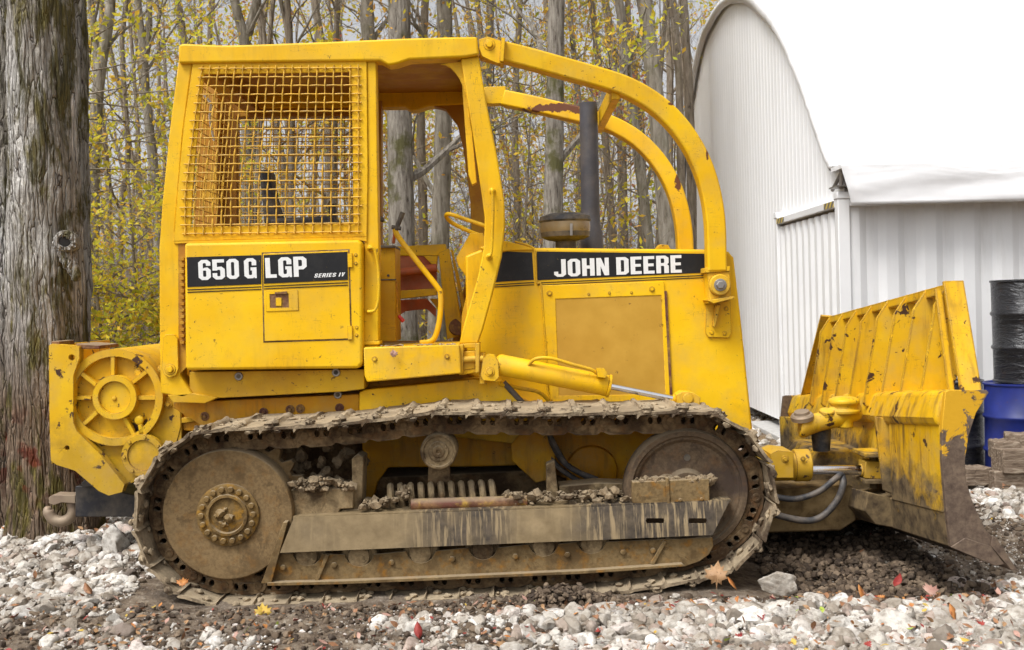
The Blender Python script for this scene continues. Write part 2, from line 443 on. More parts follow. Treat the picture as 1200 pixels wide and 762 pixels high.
def shoe_bm(k):
    r = random.Random(50+k); mb = MB(); L = pitch
    ny = 9; ys = np.linspace(.05, .66, ny)
    # cross section (t along travel, n outward)
    lip = .012+.006*r.random()
    sec = [(-.018, .050-lip), (-.002, .052), (.02, .054), (L-.028, .054), (L+.004, .060), (L+.012, .074), (L+.002, .078), (L-.03, .070), (.052, .069),
           (.045, .084), (.038, .097), (.026, .100), (.012, .097), (.008, .078), (-.004, .068), (-.020, .056)]
    vs = []
    for j, y in enumerate(ys):
        bend = (r.random()-.5)*.007+(.010*r.random() if j in (0, ny-1) else 0)
        for q, (t, n) in enumerate(sec):
            wear = (r.random()-.5)*.004
            if 9 <= q <= 12: n = n-(.012*r.random()+(.022 if j in (0, ny-1) else 0))
            vs.append((t+wear, y+(r.random()-.5)*.004*(j in (0, ny-1)), n+bend+wear))
    ns = len(sec)
    fs = [(i*ns+j, i*ns+(j+1) % ns, (i+1)*ns+(j+1) % ns, (i+1)*ns+j) for i in range(ny-1) for j in range(ns)]
    fs += [tuple(range(ns-1, -1, -1)), tuple((ny-1)*ns+j for j in range(ns))]
    mb.add(vs, fs)
    for q in range(3):       # mud packed on the outer face
        y = r.uniform(.08, .63); t = r.uniform(.03, L-.02)
        mb.blob((t, y, .072), r.uniform(.012, .030), seed=k*20+q, amp=.6, sub=2, flat=.4)
    for q in range(5):
        mb.blob((r.uniform(.0, .06), r.uniform(.055, .15), r.uniform(.070, .094)), r.uniform(.014, .026), seed=k*31+q+500, amp=.6, sub=2, flat=.8)
    for q in range(5):       # mud under the shoe
        mb.blob((r.uniform(.02, L), r.uniform(.04, .24), .048), r.uniform(.012, .026), seed=k*17+q+900, amp=.6, sub=1, flat=.6)
    return mb
def link_bm(k):
    mb = MB(); L = pitch
    def dog():
        o = []
        for a in range(90, 271, 20): o.append((.0+.046*math.cos(math.radians(a)), -.004+.046*math.sin(math.radians(a))))
        o += [(.03, -.064), (L-.035, -.064)]
        for a in range(-80, 81, 20): o.append((L-.012+.038*math.cos(math.radians(a)), -.004+.038*math.sin(math.radians(a))))
        o += [(L-.04, .050), (.035, .050)]
        return o
    def hole(cx, cz, a, b): return [(cx+a*math.cos(t*PI/5), cz+b*math.sin(t*PI/5)) for t in range(10)]
    for y0 in (0.0, .155):
        mb.prism(dog(), y0, y0+.032, fn=lambda x, y, z: (x, y+(.010 if x > L*.6 else 0), z), holes=[hole(.070, .008, .015, .020), hole(L-.060, .008, .015, .020)])
        for cx in (0.,):
            mb.lathe((cx, y0, 0), (0, -1, 0), [(.023, 0), (.023, .005), (.018, .007), (.012, .007), (.012, .004)], 18)
    mb.lathe((0, .0, 0), (0, 1, 0), [(.024, .03), (.024, .16)], 14)
    return mb
def place(me, p, q, y, parent, name, flip=False):
    d = np.array(q)-np.array(p); d = d/np.linalg.norm(d)
    n = np.array((d[1], -d[0]))*SGN
    t = Vector((d[0], 0, d[1])); nn = Vector((n[0], 0, n[1]))
    m = Matrix((( t.x, 0, nn.x, p[0]), (t.y, 1, nn.y, y), (t.z, 0, nn.z, p[1]), (0, 0, 0, 1)))
    o = bpy.data.objects.new(name, me); COL.objects.link(o); o.parent = parent
    w = wloc(parent)
    # handedness: mirror gives negative determinant, harmless for a symmetric plate
    o.matrix_local = Matrix.Translation(-w) @ m
    return o
shoe_me = [shoe_bm(k).build('track_shoe', M['shoe']) for k in range(6)]
link_me = [link_bm(0).build('chain_link', M['link'])]
smesh = [o.data for o in shoe_me]; lmesh = link_me[0].data
for o in shoe_me+link_me: bpy.data.objects.remove(o)
for side, y0 in ((0, 0.0), (1, 1.79)):
    tr = empty('track', (spc.x, y0, 0)); tr.parent = DZ; tr.location = Vector((spc.x, y0, 0))-DZ.location
    rr = random.Random(3+side)
    for i in range(NS):
        p, q = pins[i], pins[(i+1) % NS]
        if side == 1 and p[1] < .3 and i % 1 == 0 and -1.0 < p[0] < 1.0: pass
        place(smesh[rr.randrange(6)], p, q, y0, tr, 'track_shoe')
        place(lmesh, p, q, y0+.215, tr, 'chain_link')

# ---- sprocket, idler, rollers (near and far side) -------------------
def both(fn):
    fn(0.0); fn(1.79)
def sprocket(dy):
    mb = MB(); c = spc.copy(); R = .345
    teeth = []
    nt = 25
    for i in range(nt*4):
        a = 2*PI*i/(nt*4); r = Rs-.035 if i % 4 in (0, 1) else Rs+.012
        teeth.append((c.x+r*math.cos(a), c.z+r*math.sin(a)))
    mb.prism(teeth, .275+dy, .345+dy)
    mb.lathe((c.x, .145+dy, c.z), (0, 1, 0), [(.14, .018), (R*.60, .006), (R*.86, -.004), (R*.985, -.002), (R, .008), (R, .17), (.1, .18)], 72)
    o = mb.build('drive_sprocket', M['disc'], DZ, bevel=.003)
    mh = MB()
    mh.lathe((c.x, .158+dy, c.z), (0, -1, 0), [(.165, -.02), (.165, .014), (.155, .020), (.112, .022), (.108, .034), (.095, .036), (.09, .018), (.02, .022), (.001, .024)], 48)
    for i in range(18):
        a = 2*PI*i/18; b = (c.x+.137*math.cos(a), .140+dy, c.z+.137*math.sin(a))
        mh.lathe(b, (0, -1, 0), [(.0165, 0), (.0165, .012), (.013, .017), (.004, .018)], 10)
    for i in range(7): mh.blob((c.x+random.uniform(-.06, .06), .140+dy, c.z+random.uniform(-.06, .05)), random.uniform(.012, .03), i, .6, 2, .8)
    h = mh.build('hub', M['hub'], o)
both(sprocket)
def idler(dy):
    c = idc.copy(); R = .322; mb = MB()
    mb.lathe((c.x, .20+dy, c.z), (0, 1, 0), [(.05, -.01), (.10, -.008), (.12, .02), (R*.80, .03), (R*.86, .004), (R*.90, .006), (R*.92, -.012), (R, -.010), (R+.012, .02), (R+.012, .10), (R, .13), (.05, .14)], 72)
    o = mb.build('front_idler', M['discdark'], DZ, bevel=.002)
    m = MB(); q = P(806, 537, .2); m.lathe((q.x, .222+dy, q.z), (0, -1, 0), [(.018, -.01), (.018, .003)], 16); m.build('grease_port', M['black'], o)
both(idler)
def carrier(dy):
    c = P(514, 529, .20); mb = MB()
    mb.lathe((c.x, .20+dy, c.z), (0, -1, 0), [(.098, -.18), (.098, 0), (.092, .012), (.080, .014), (.078, .004), (.055, .004), (.052, .016), (.034, .018), (.030, .026), (.012, .028), (.010, .02)], 40)
    for i in range(3):
        a = 2*PI*i/3+.5; mb.lathe((c.x+.043*math.cos(a), .196+dy, c.z+.043*math.sin(a)), (0, -1, 0), [(.008, 0), (.008, .016)], 6)
    o = mb.build('carrier_roller', M['mud'], DZ, bevel=.002)
    m = MB(); m.prism([xz(502, 545, .42), xz(527, 545, .42), xz(529, 598, .42), xz(500, 598, .42)], .42+dy, .46+dy); m.build('roller_bracket', M['link'], DZ, bevel=.004)
both(carrier)
RX = [(360, 651), (421, 652), (493, 648), (566, 644), (637, 640), (693, 637)]
def frame(dy):
    m = MB()
    f = lambda a, b, Y: xz(a, b, Y)
    # box beam of the track frame
    m.prism([xz(335, 600, .30), xz(850, 582, .30), xz(840, 640, .30), xz(330, 655, .30)], .30+dy, .52+dy)
    o = m.build('track_frame', M['lowguard'], DZ, bevel=.006)
    # sloping upper guard plate
    g = MB(); out = [(343, 608), (500, 603), (700, 596), (857, 588), (835, 627), (700, 633), (500, 641), (328, 648)]
    def slot(x, y, w=10, h=3): return [(x-w, y-h), (x+w, y-h), (x+w+1, y), (x+w, y+h), (x-w, y+h), (x-w-1, y)]
    pts = [xz(a, b, .08) for a, b in out]
    zt = .46
    def lean(x, y, z): return (x, y+.05*max(0, (z-.32))/.2, z)
    g.prism(pts, .08+dy, .092+dy, holes=[[xz(a, b, .08) for a, b in slot(768, 611)], [xz(a, b, .08) for a, b in slot(818, 611)]], fn=lean)
    # top ledge running back to the beam
    g.prism([xz(343, 606, .12), xz(857, 586, .12), xz(857, 588.5, .12), xz(343, 608.5, .12)], .125+dy, .50+dy)
    gd = g.build('guard_plate', M['guard'], o, bevel=.003)
    # lower roller guard with flange and notches for the rollers
    lo = MB(); top = [(328, 648)]
    for x, y in RX:
        top += [(x-17, y-2)]+[(x+17*math.cos(math.radians(a)), y-3+15*math.sin(math.radians(a))) for a in (165, 140, 115, 90, 65, 40, 15)]+[(x+17, y-2)]
    top += [(835, 630), (836, 640), (831, 650), (820, 658), (803, 664), (740, 668), (680, 672), (500, 680), (400, 684), (313, 686), (318, 668)]
    lo.px(top, .125, .145, fn=lambda x, y, z: (x, y+dy, z))
    fl = [(313, 683), (400, 681), (500, 677), (680, 669), (740, 665), (800, 661), (803, 664), (740, 669), (680, 673), (500, 681), (400, 685), (313, 687)]
    lo.px(fl, .085, .155, fn=lambda x, y, z: (x, y+dy, z))
    lo.px([(306, 684), (332, 612), (337, 612), (318, 684)], .09, .14, fn=lambda x, y, z: (x, y+dy, z))
    for x, y in ((332, 665), (392, 662), (459, 659), (530, 655), (604, 652), (665, 650), (730, 647), (765, 645)):
        c = P(x, y, .125); lo.lathe((c.x, .125+dy, c.z), (0, -1, 0), [(.017, 0), (.017, .012), (.012, .015)], 6)
    for a, b in (((384, 650), (371, 681)), ((779, 634), (764, 661))):
        p, q = P(*a, .12), P(*b, .12); p.y = q.y = .12+dy; lo.rbar([p, q], .02, .02)
    lg = lo.build('roller_guard', M['lowguard'], o, bevel=.003)
    # dark inner wall behind the notches
    for x, y in RX:
        c = P(x, y, .145); r = MB()
        r.lathe((c.x, .150+dy, c.z), (0, -1, 0), [(.095, -.22), (.095, -.01), (.085, 0), (.060, 0), (.055, .022), (.036, .026), (.012, .028)], 24)
        r.box(c.x-.062, c.x-.040, .142+dy, .165+dy, c.z-.02, c.z+.03); r.box(c.x+.040, c.x+.062, .142+dy, .165+dy, c.z-.02, c.z+.03)
        r.build('track_roller', M['mud'], DZ, bevel=.002)
    # rear block with L-shaped post
    b = MB()
    b.px([(341, 574), (414, 572), (414, 596), (398, 597), (397, 604), (341, 606)], .20, .48, fn=lambda x, y, z: (x, y+dy, z))
    b.px([(400, 598), (436, 596), (437, 603), (400, 604)], .22, .40, fn=lambda x, y, z: (x, y+dy, z))
    b.build('slide_cover', M['mud'], DZ, bevel=.006); b = MB()
    b.px([(412, 538), (419, 532), (426, 536), (424, 598), (413, 598)], .24, .40, fn=lambda x, y, z: (x, y+dy, z))
    b.build('bracket_post', M['mud'], DZ, bevel=.006); b = MB()
    b.px([(640, 544), (650, 540), (656, 596), (641, 598)], .26, .34, fn=lambda x, y, z: (x, y+dy, z))
    b.px([(628, 588), (668, 586), (668, 595), (628, 598)], .22, .40, fn=lambda x, y, z: (x, y+dy, z))
    b.build('bracket_post', M['mud'], DZ, bevel=.006); b = MB()
    b.px([(655, 570), (700, 566), (742, 567), (742, 577), (655, 584)], .30, .46, fn=lambda x, y, z: (x, y+dy, z))
    b.build('yoke_housing', M['mud'], DZ, bevel=.006)
    # idler slide block
    s = MB()
    s.px([(741, 565), (831, 561), (832, 589), (782, 592), (741, 590)], .13, .26, fn=lambda x, y, z: (x, y+dy, z))
    s.px([(780, 560), (784, 560), (786, 592), (782, 592)], .12, .25, fn=lambda x, y, z: (x, y+dy, z))
    for x, y in ((797, 586), (822, 585)): 
        c = P(x, y, .13); s.lathe((c.x, .13+dy, c.z), (0, -1, 0), [(.012, 0), (.012, .01)], 6)
    s.build('idler_block', M['lowguard'], DZ, bevel=.005)
    # recoil spring and rusty tube beside it
    sp = MB(); ax0 = P(455, 588, .36); ax1 = P(585, 583, .36)
    n = 200; path = []
    for i in range(n):
        t = i/(n-1); a = t*11*2*PI
        path.append((ax0.x+(ax1.x-ax0.x)*t, .36+dy+.075*math.cos(a), ax0.z+(ax1.z-ax0.z)*t+.085*math.sin(a)))
    sp.tube(path, .019, 8)
    sp.build('recoil_spring', M['mud'], DZ)
    pp = MB()
    pp.tube([P(482, 592, .22)+Vector((0, dy, 0)), P(618, 588, .22)+Vector((0, dy, 0))], .034, 20)
    pp.build('grease_tube', M['rtube'], DZ, bevel=.002)
    # dirt lying on the frame
    d = MB(); R_ = random.Random(11+int(dy))
    for i in range(900):
        a = R_.random()
        if a < .42: x = R_.uniform(343, 412); y = 573+R_.uniform(-14, 2)*(1-abs(x-375)/60)
        elif a < .55: x = R_.uniform(425, 480); y = 592+R_.uniform(-6, 4)-max(0, (x-450))*.5
        elif a < .9: x = R_.uniform(590, 745); y = 586+R_.uniform(-9, 5)-(x-600)*.02
        else: x = R_.uniform(745, 835); y = 562+R_.uniform(-3, 2)
        Y = R_.uniform(.15, .46) if a < .9 else R_.uniform(.14, .25)
        c = P(x, y, Y); d.blob((c.x, Y+dy, c.z), R_.choice((.006, .007, .009, .011, .014, .020, .028)), i, .8, 1 if i % 4 else 2, .8)
    for i in range(16):
        c = P(R_.uniform(325, 430), R_.uniform(520, 570), .45); d.blob((c.x, .47+dy, c.z), R_.uniform(.02, .04), i+300, .6, 2, 1)
    tag(d.build('caked_dirt', M['clod'], DZ), kind='stuff')
M['rtube'] = mudmat('rusty_tube', a=(.23, .12, .055), b=(.13, .045, .03), c_=(.42, .26, .03), orange=.8, dark=.5, rough=.6)
both(frame)

# ---- hull between the tracks ----------------------------------------
m = MB()
m.px([(205, 470), (430, 464), (620, 470), (880, 498), (882, 520), (770, 560), (755, 575), (660, 560), (618, 545), (560, 547), (455, 548), (442, 566), (436, 590), (428, 590), (424, 516), (300, 512), (215, 505)], .86, 1.66)
m.build('hull', M['hull'], DZ, bevel=.008)
m = MB()   # belly and shadow side frames under the hull
m.px([(215, 500), (430, 505), (440, 560), (870, 540), (880, 600), (800, 640), (340, 650)], .95, 1.56)
m.build('belly_pan', M['link'], DZ, bevel=.008)
m = MB()
q = P(693, 552, .86); m.lathe((q.x, .86, q.z), (0, -1, 0), [(.16, -.02), (.15, .03), (.06, .05), (.001, .05)], 32)
m.px([(598, 508), (648, 505), (652, 560), (628, 566), (600, 540)], .74, .9)
m.build('pivot_boss', M['hull'], DZ, bevel=.004)

# ---- lower side beams under the tank ---------------------------------
m = MB()
m.px([(222, 436), (427, 433), (427, 456), (403, 459), (232, 468), (222, 458)], .60, .95)
m.build('tank_support', M['ochre'], DZ, bevel=.004)
m = MB()
m.px([(203, 472), (421, 462), (421, 488), (235, 499), (225, 492), (203, 478)], .70, .95)
m.build('side_beam', M['hull'], DZ, bevel=.004)
for x, y in ((309, 483), (340, 480), (352, 479), (398, 478), (240, 488), (326, 494)):
    m = MB(); c = P(x, y, .70); m.lathe(c, (0, -1, 0), [(.026, 0), (.026, .006), (.017, .008), (.016, .003), (.010, .003), (.010, .014)], 16)
    m.build('beam_bolt', M['rtube'], DZ)
for x, y, Y in ((280, 441, .60), (394, 436.5, .60), (396, 462.5, .70)):
    m = MB(); c = P(x, y, Y)
    m.lathe(c, (0, -1, 0), [(.024, 0), (.024, .008), (.020, .012), (.013, .011)], 20); o = m.build('washer', M['steel'], DZ)
    m = MB(); m.lathe(c, (0, -1, 0), [(.0125, 0), (.0125, .014)], 14); m.build('rubber_plug', M['black'], o)

# ---- rear tank box -----------------------------------------------------
YT = .50
m = MB(); m.px([(216, 285), (419, 281), (424, 284), (425, 426), (420, 432), (219, 434), (217, 430)], YT, 1.02)
tank = m.build('side_tank', M['y'], DZ, bevel=.016, seg=3)
m = MB(); m.px([(308, 297.5), (408, 293.5), (411, 397), (310, 400)], YT-.006, YT+.004)
door = m.build('tank_door', M['y'], tank, bevel=.0025)
m = MB()   # dark sheet behind the door, painting in the shadow of its gap
m.px([(306.6, 296), (409.6, 292), (412.4, 398.5), (308.6, 401.6)], YT-.0015, YT+.003)
m.build('door_gap_shade', M['link'], tank)
def strip(parent, pts, Y, name='decal'):
    mm = MB(); mm.px(pts, Y-.002, Y+.001); return mm.build(name, M['decal'], parent)
strip(tank, [(219, 301.5), (306, 299), (306, 333), (219.5, 336.5)], YT-.0008)
strip(tank, [(309, 299), (407, 295.2), (407.5, 328), (309.3, 332.5)], YT-.0072)
for dy_ in (2.6, 5.6):
    strip(tank, [(219.5, 336.5+dy_), (306, 333+dy_), (306, 334+dy_), (219.5, 337.6+dy_)], YT-.0008)
    strip(tank, [(309.3, 332.5+dy_), (407.5, 328+dy_), (407.5, 329+dy_), (309.3, 333.5+dy_)], YT-.0072)
for y, bs in ((305, ((417, 299), (417, 309))), (390, ((418, 384), (418, 393)))):
    m = MB(); m.px([(407, y-8), (412.5, y-8.3), (413, y+8), (407.5, y+8.3)], YT-.012, YT)
    for q in bs: m.bolt(*q, YT, .007)
    m.build('hinge', M['y2'], tank, bevel=.002)
m = MB(); m.px([(311, 341), (349, 340), (350, 364), (312, 365.5)], YT-.010, YT-.004, holes=[[(316, 345), (338, 344.3), (338.5, 360.5), (316.5, 361)]])
m.px([(323, 349), (330, 349), (330, 359), (323, 359)], YT-.013, YT-.005)
l = m.build('latch', M['y2'], tank, bevel=.002)
m = MB(); m.px([(315.5, 344.5), (338.5, 344), (339, 361), (316, 361.5)], YT-.0068, YT-.004)
m.px([(322, 342.5), (336, 341.5), (336, 344.5), (322, 345)], YT-.018, YT-.006); m.build('latch_recess', M['rtube'], tank)
# louvred panel just behind the tank edge
m = MB()
for i in range(14): 
    y = 302+i*7.5
    m.px([(210.5, y), (215.5, y-.3), (215.5, y+3.4), (210.5, y+3.8)], YT+.05, YT+.08)
m.px([(209, 286), (217, 286), (219, 430), (211, 438), (209, 420)], YT+.08, YT+.11)
m.build('louvre', M['yin'], tank, bevel=.001)

# ---- cab frame ---------------------------------------------------------
m = MB()    # near rear post
m.px([(209, 72), (226, 72), (224, 84), (214, 160), (205, 270), (210, 285), (211, 440), (226, 462), (214, 466), (188, 461), (187, 400), (186.5, 290), (190, 240), (199, 150)], YR, YR+.13)
m.build('cab_post', M['y'], DZ, bevel=.007)
m = MB(); m.px([(191, 396), (194, 392), (204, 392), (208, 397), (209, 432), (206, 440), (199, 443), (192, 439), (189.5, 432)], YR-.02, YR)
m.bolt(199.5, 433, YR-.02, .020); m.build('post_foot_plate', M['y2'], DZ, bevel=.003)
m = MB(); m.px([(196, 463), (226, 461), (255, 466), (240, 473), (203, 472)], YR, .95); m.build('rear_mount', M['ochre'], DZ, bevel=.004)
m = MB()    # near middle post with hinge foot
m.px([(430, 70), (440.5, 70), (442, 180), (444, 290), (443.5, 400), (426.5, 401), (427, 285), (431, 200)], YR, YR+.09)
m.px([(425, 400), (445, 399.5), (445, 404), (425, 404.5)], YR-.01, YR+.11)
m.px([(427, 405), (443, 404.8), (443, 408), (427, 408.5)], YR, YR+.10)
m.build('door_post', M['y'], DZ, bevel=.005)
def loop_handle(name, pts, Y, out, r, mat):
    mm = MB(); p = [P(a, b, Y) for a, b in pts]
    q = [p[0]]+[Vector((v.x, Y-out, v.z)) for v in p]+[p[-1]]
    mm.tube(smoothpath(q, 5), r, 10)
    for e in (p[0], p[-1]): mm.lathe((e.x, Y, e.z), (0, -1, 0), [(r*2.2, 0), (r*2.2, .006), (r*1.4, .012)], 14)
    return mm.build(name, mat, DZ)
loop_handle('grab_handle', [(434, 291), (440, 293), (444, 310), (445.5, 335), (444, 355), (440, 364), (433, 365)], YR, .05, .0085, M['y2'])
m = MB()    # near front post
m.px([(540, 69), (561, 66), (570, 120), (583, 185), (591, 235), (592, 262), (588, 300), (577, 345), (566, 385), (560, 403), (538, 403), (546, 372), (560, 325), (567, 290), (568, 255), (564, 225), (553, 150)], YR, YR+.12)
m.build('cab_post', M['y'], DZ, bevel=.008)
m = MB()    # curved corner gusset and stiffener
gus = [(515, 75)]+[(515+(548-515)*math.sin(t*PI/16), 75+(135-75)*(1-math.cos(t*PI/16))) for t in range(1, 9)]+[(552, 150), (543, 72)]
m.px(gus, YR+.03, YR+.05)
m.px([(540, 80), (546, 80), (559, 214), (553, 217), (549, 205)], YR+.06, YR+.12)
m.build('corner_gusset', M['y'], DZ, bevel=.003)
loop_handle('grab_handle', [(577, 224), (577.5, 230), (578, 250), (577, 275), (576, 296), (573, 301)], YR, .05, .0085, M['y2'])
# foot clevis of the front post
m = MB()
m.px([(540, 403), (561, 402), (562, 436), (540, 440)], YR-.015, YR+.0, holes=[[(544, 408), (557, 408), (557, 424), (544, 426)]])
m.px([(538, 404), (543, 404), (543, 438), (538, 440)], YR-.05, YR+.14)
m.px([(557, 403), (562, 402), (562, 436), (557, 438)], YR-.05, YR+.14)
m.tube([P(534, 422, YR-.03), P(567, 420, YR-.03)], .018, 12); m.px([(543, 412), (557, 411), (557, 432), (543, 434)], YR-.02, YR+.08)
m.build('post_clevis', M['y2'], DZ, bevel=.004)

# far side of the cab: one plate with two openings
Yf = YRf
m = MB()
m.px([(238, 70+16), (552, 66+16), (560, 150), (572, 260), (566, 300), (548, 405), (500, 420), (252, 425), (236, 300), (240, 200)], Yf, Yf+.10,
     holes=[[(447, 122), (500, 122), (522, 128), (536, 146), (543, 175), (551, 235), (553, 285), (536, 380), (530, 400), (447, 400)],
            [(277, 137), (413, 136), (413, 268), (441, 268), (441, 400), (277, 400)]])
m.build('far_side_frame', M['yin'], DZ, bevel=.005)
m = MB(); m.px([(443, 118), (447, 118), (447, 268), (440, 268)], Yf-.06, Yf); m.build('inner_edge_trim', M['yin'], DZ)

# roof
roofpts = lambda: [(209, 53), (214, 51), (260, 53), (300, 52), (380, 49), (470, 45), (520, 43.5), (559, 43), (561.5, 64), (545, 67), (480, 70), (465, 75), (455, 76.5), (445, 71), (300, 73), (209, 74)]
m = MB(); m.px(roofpts(), YR-.03, YR+.10); 
m.build('roof_rail', M['y'], DZ, bevel=.012, seg=3)
def shiftz(pts, Ya, Yb, dz=0):
    out = []
    for a, b in pts: v = P(a, b, Ya); out.append((v.x, v.z+dz))
    return out
m = MB(); m.prism(shiftz(roofpts(), YR-.03, 0), Yf-.012, Yf+.13); m.build('roof_rail', M['y'], DZ, bevel=.012, seg=3)
a = P(214, 51, YR); b = P(559, 44, YR)
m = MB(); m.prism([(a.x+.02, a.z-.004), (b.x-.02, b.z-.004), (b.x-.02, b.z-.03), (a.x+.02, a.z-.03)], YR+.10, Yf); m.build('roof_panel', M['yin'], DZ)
m = MB()
m.prism([(a.x, a.z-.01), (a.x+.10, a.z-.01), (a.x+.10, a.z-.14), (a.x, a.z-.14)], YR+.10, Yf)
m.build('roof_crossbeam', M['yin'], DZ, bevel=.006)
m = MB()
m.prism([(b.x-.12, b.z-.01), (b.x-.005, b.z-.01), (b.x-.005, b.z-.14), (b.x-.12, b.z-.14)], YR+.10, Yf)
m.build('roof_crossbeam', M['yin'], DZ, bevel=.006)
# rear frame posts far side + lower rear wall of the cab
m = MB(); r0 = P(199, 150, YR)
for (xa, xb, yy0, yy1) in ((240, 262, Yf-.14, Yf), ):
    m.prism([xz(xa, 88, Yf), xz(xb, 88, Yf), xz(xb-2, 400, Yf), xz(xa-8, 400, Yf)], yy0, yy1)
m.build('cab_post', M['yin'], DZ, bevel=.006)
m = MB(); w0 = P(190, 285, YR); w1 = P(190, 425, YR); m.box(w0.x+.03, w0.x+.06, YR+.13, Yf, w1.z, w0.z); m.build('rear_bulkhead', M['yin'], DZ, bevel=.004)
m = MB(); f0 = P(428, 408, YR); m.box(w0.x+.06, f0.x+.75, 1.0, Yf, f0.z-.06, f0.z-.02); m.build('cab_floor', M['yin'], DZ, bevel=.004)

# mesh screen, near side
m = MB()
m.px([(226, 73), (429.5, 70.5), (431, 200), (430, 277.5), (318, 280), (203.5, 283), (206, 250), (215, 150)], YR-.012, YR+.004,
     holes=[[(239, 87), (411, 84.5), (413.5, 180), (414, 262), (223, 266), (228, 190)]])
scr = m.build('mesh_screen', M['y'], DZ, bevel=.003)
def wires(x0f, x1f, y0f, y1f, nx, ny, Y, r, name, mat, parent, wav=.0045):
    # vertical wires first, then horizontals, crimped over and under
    mb = MB(); rn = random.Random(5)
    gx = lambda i, j: x0f(j/(ny-1))+(x1f(j/(ny-1))-x0f(j/(ny-1)))*i/(nx-1)
    gy = lambda i, j: y0f(i/(nx-1))+(y1f(i/(nx-1))-y0f(i/(nx-1)))*j/(ny-1)
    def pt(i, j, s):
        p = P(gx(i, j), gy(i, j), Y); p.y += s*wav; return p
    for i in range(nx):
        js = np.arange(-.35, ny-1+.36, .25 if wav > .003 else .5)
        pth = [pt(i, j, math.cos(PI*(j+i))) for j in js]; mb.tube(pth, r, 6)
    for j in range(ny):
        is_ = np.arange(-.45+rn.uniform(-.15, .15), nx-1+.46, .25 if wav > .003 else .5)
        pth = [pt(i, j, -math.cos(PI*(j+i))) for i in is_]; mb.tube(pth, r, 6)
    return mb.build(name, mat, parent)
M['wire'] = plain('yellow_wire', (.60, .34, .02), .55, var=.3, nscale=14, dusty=.25, dustc=(.35, .25, .12))
x0f = lambda t: 236-20*t if t < .65 else 236-20*.65-(t-.65)*5
wires(lambda t: 236.5-19.5*min(t, .75)/.75*1.0, lambda t: 420.0, lambda t: 80.5-.8*t, lambda t: 274-2.5*t, 20, 20, YR-.021, .0039, 'wire_mesh', M['wire'], scr)
m = MB(); m.px([(203, 281), (430, 277), (430, 283.5), (419, 281.5), (216, 285.5), (204, 286)], YR-.01, YR+.10); m.build('screen_ledge', M['y'], DZ, bevel=.003)
# far screen
m = MB()
wires(lambda t: 279, lambda t: 412, lambda t: 141, lambda t: 266, 17, 16, Yf+.03, .0035, 'far_wire_mesh', M['wire'], DZ, .003)
# rear screen (seen edge-on through the side)
mb = MB()
for i in range(14):
    z0 = P(230, 100, 1).z; z1 = P(230, 268, 1).z; z = z0+(z1-z0)*i/13
    x = r0.x+.05-(.10*i/13); mb.tube([(x, YR+.15, z), (x, Yf-.15, z)], .0035, 6)
for j in range(12):
    y = YR+.15+(Yf-YR-.3)*j/11; mb.tube([(r0.x+.05, y, P(230, 100, 1).z), (r0.x-.05, y, P(230, 268, 1).z)], .0035, 6)
mb.build('rear_wire_mesh', M['wire'], DZ)
# pale cable end hanging at the rear corner inside the screen
m = MB(); m.tube(smoothpath([P(239, 112, .8), P(243, 116, .8), (P(247, 123, .8)), P(246, 140, .85), P(251, 165, .9)], 5), .007, 8); m.build('cable_end', M['white'], DZ)

# seat
m = MB()
m.px([(303, 199), (315, 198), (320, 230), (329, 262), (318, 266), (309, 262)], 1.20, 1.38)
m.build('seat_back', M['black'], DZ, bevel=.02, seg=3)
m = MB(); m.px([(316, 256), (385, 253), (392, 256), (391, 264), (318, 267)], 1.05, 1.55); m.build('seat_cushion', M['black'], DZ, bevel=.02, seg=3)
m = MB(); m.px([(325, 266), (380, 264), (385, 400), (320, 400)], 1.15, 1.45); m.build('seat_base', M['yin'], DZ, bevel=.01)
m = MB(); m.px([(384, 240), (392, 238), (394, 262), (386, 262)], 1.3, 1.36); m.px([(437, 252), (449, 254), (450, 260), (437, 258)], 1.2, 1.26); m.build('armrest', M['black'], DZ, bevel=.01)

# console, levers and far footwell frame
m = MB(); m.px([(441, 289), (461.5, 289), (463, 291), (464, 400), (441, 400)], .86, 1.15)
cons = m.build('console', M['ochre'], DZ, bevel=.004)
m = MB(); m.px([(441, 287.5), (462, 287.5), (463, 290.5), (441, 290.5)], .84, 1.16); m.lathe(P(455, 323, .86), (0, -1, 0), [(.008, 0), (.008, .004)], 10)
m.px([(442, 327.5), (464, 327), (464, 328.5), (442, 329)], .855, .87)
m.build('console_top', M['black'], cons, bevel=.002)
m = MB()
m.tube(smoothpath([P(463, 268, .80), P(467, 278, .80), P(490, 308, .80), P(512, 336, .80), P(516.5, 346, .80), P(515.5, 372, .80), P(511, 392, .80), P(505, 400, .80), P(492, 402, .80)], 6), .0165, 12, sq=.7)
m.build('control_lever', M['y2'], DZ)
m = MB(); m.tube([P(464, 270, .80), P(472, 249, .80)], [.013, .015], 12); m.tube([P(459, 266, .80), P(470, 268, .80)], .012, 10); m.build('lever_grip', M['black'], DZ)
m = MB(); m.tube([P(461, 285, .9), P(463, 270, .86)], .009, 8); m.build('lever_stem', M['redseat'], DZ)
m = MB(); m.tube(smoothpath([P(464, 330, .84), P(466, 345, .84), P(465.5, 365, .84), P(469, 373, .84)], 5), .005, 8); m.build('small_lever', M['yin'], DZ)
m = MB(); m.tube([P(467, 370, .84), P(473, 377, .84)], [.010, .013], 12); m.build('lever_knob', M['redknob'], DZ, bevel=.003)
Yw = 1.62
m = MB()
m.px([(462, 289), (522, 286), (524, 297), (518, 300), (462, 300)], Yw, Yw+.08)
m.px([(514, 296), (526, 291), (541, 378), (538, 394), (524, 398), (519, 352)], Yw-.05, Yw+.02)
m.px([(528, 292), (531, 294), (550, 378), (545, 384)], Yw, Yw+.02)
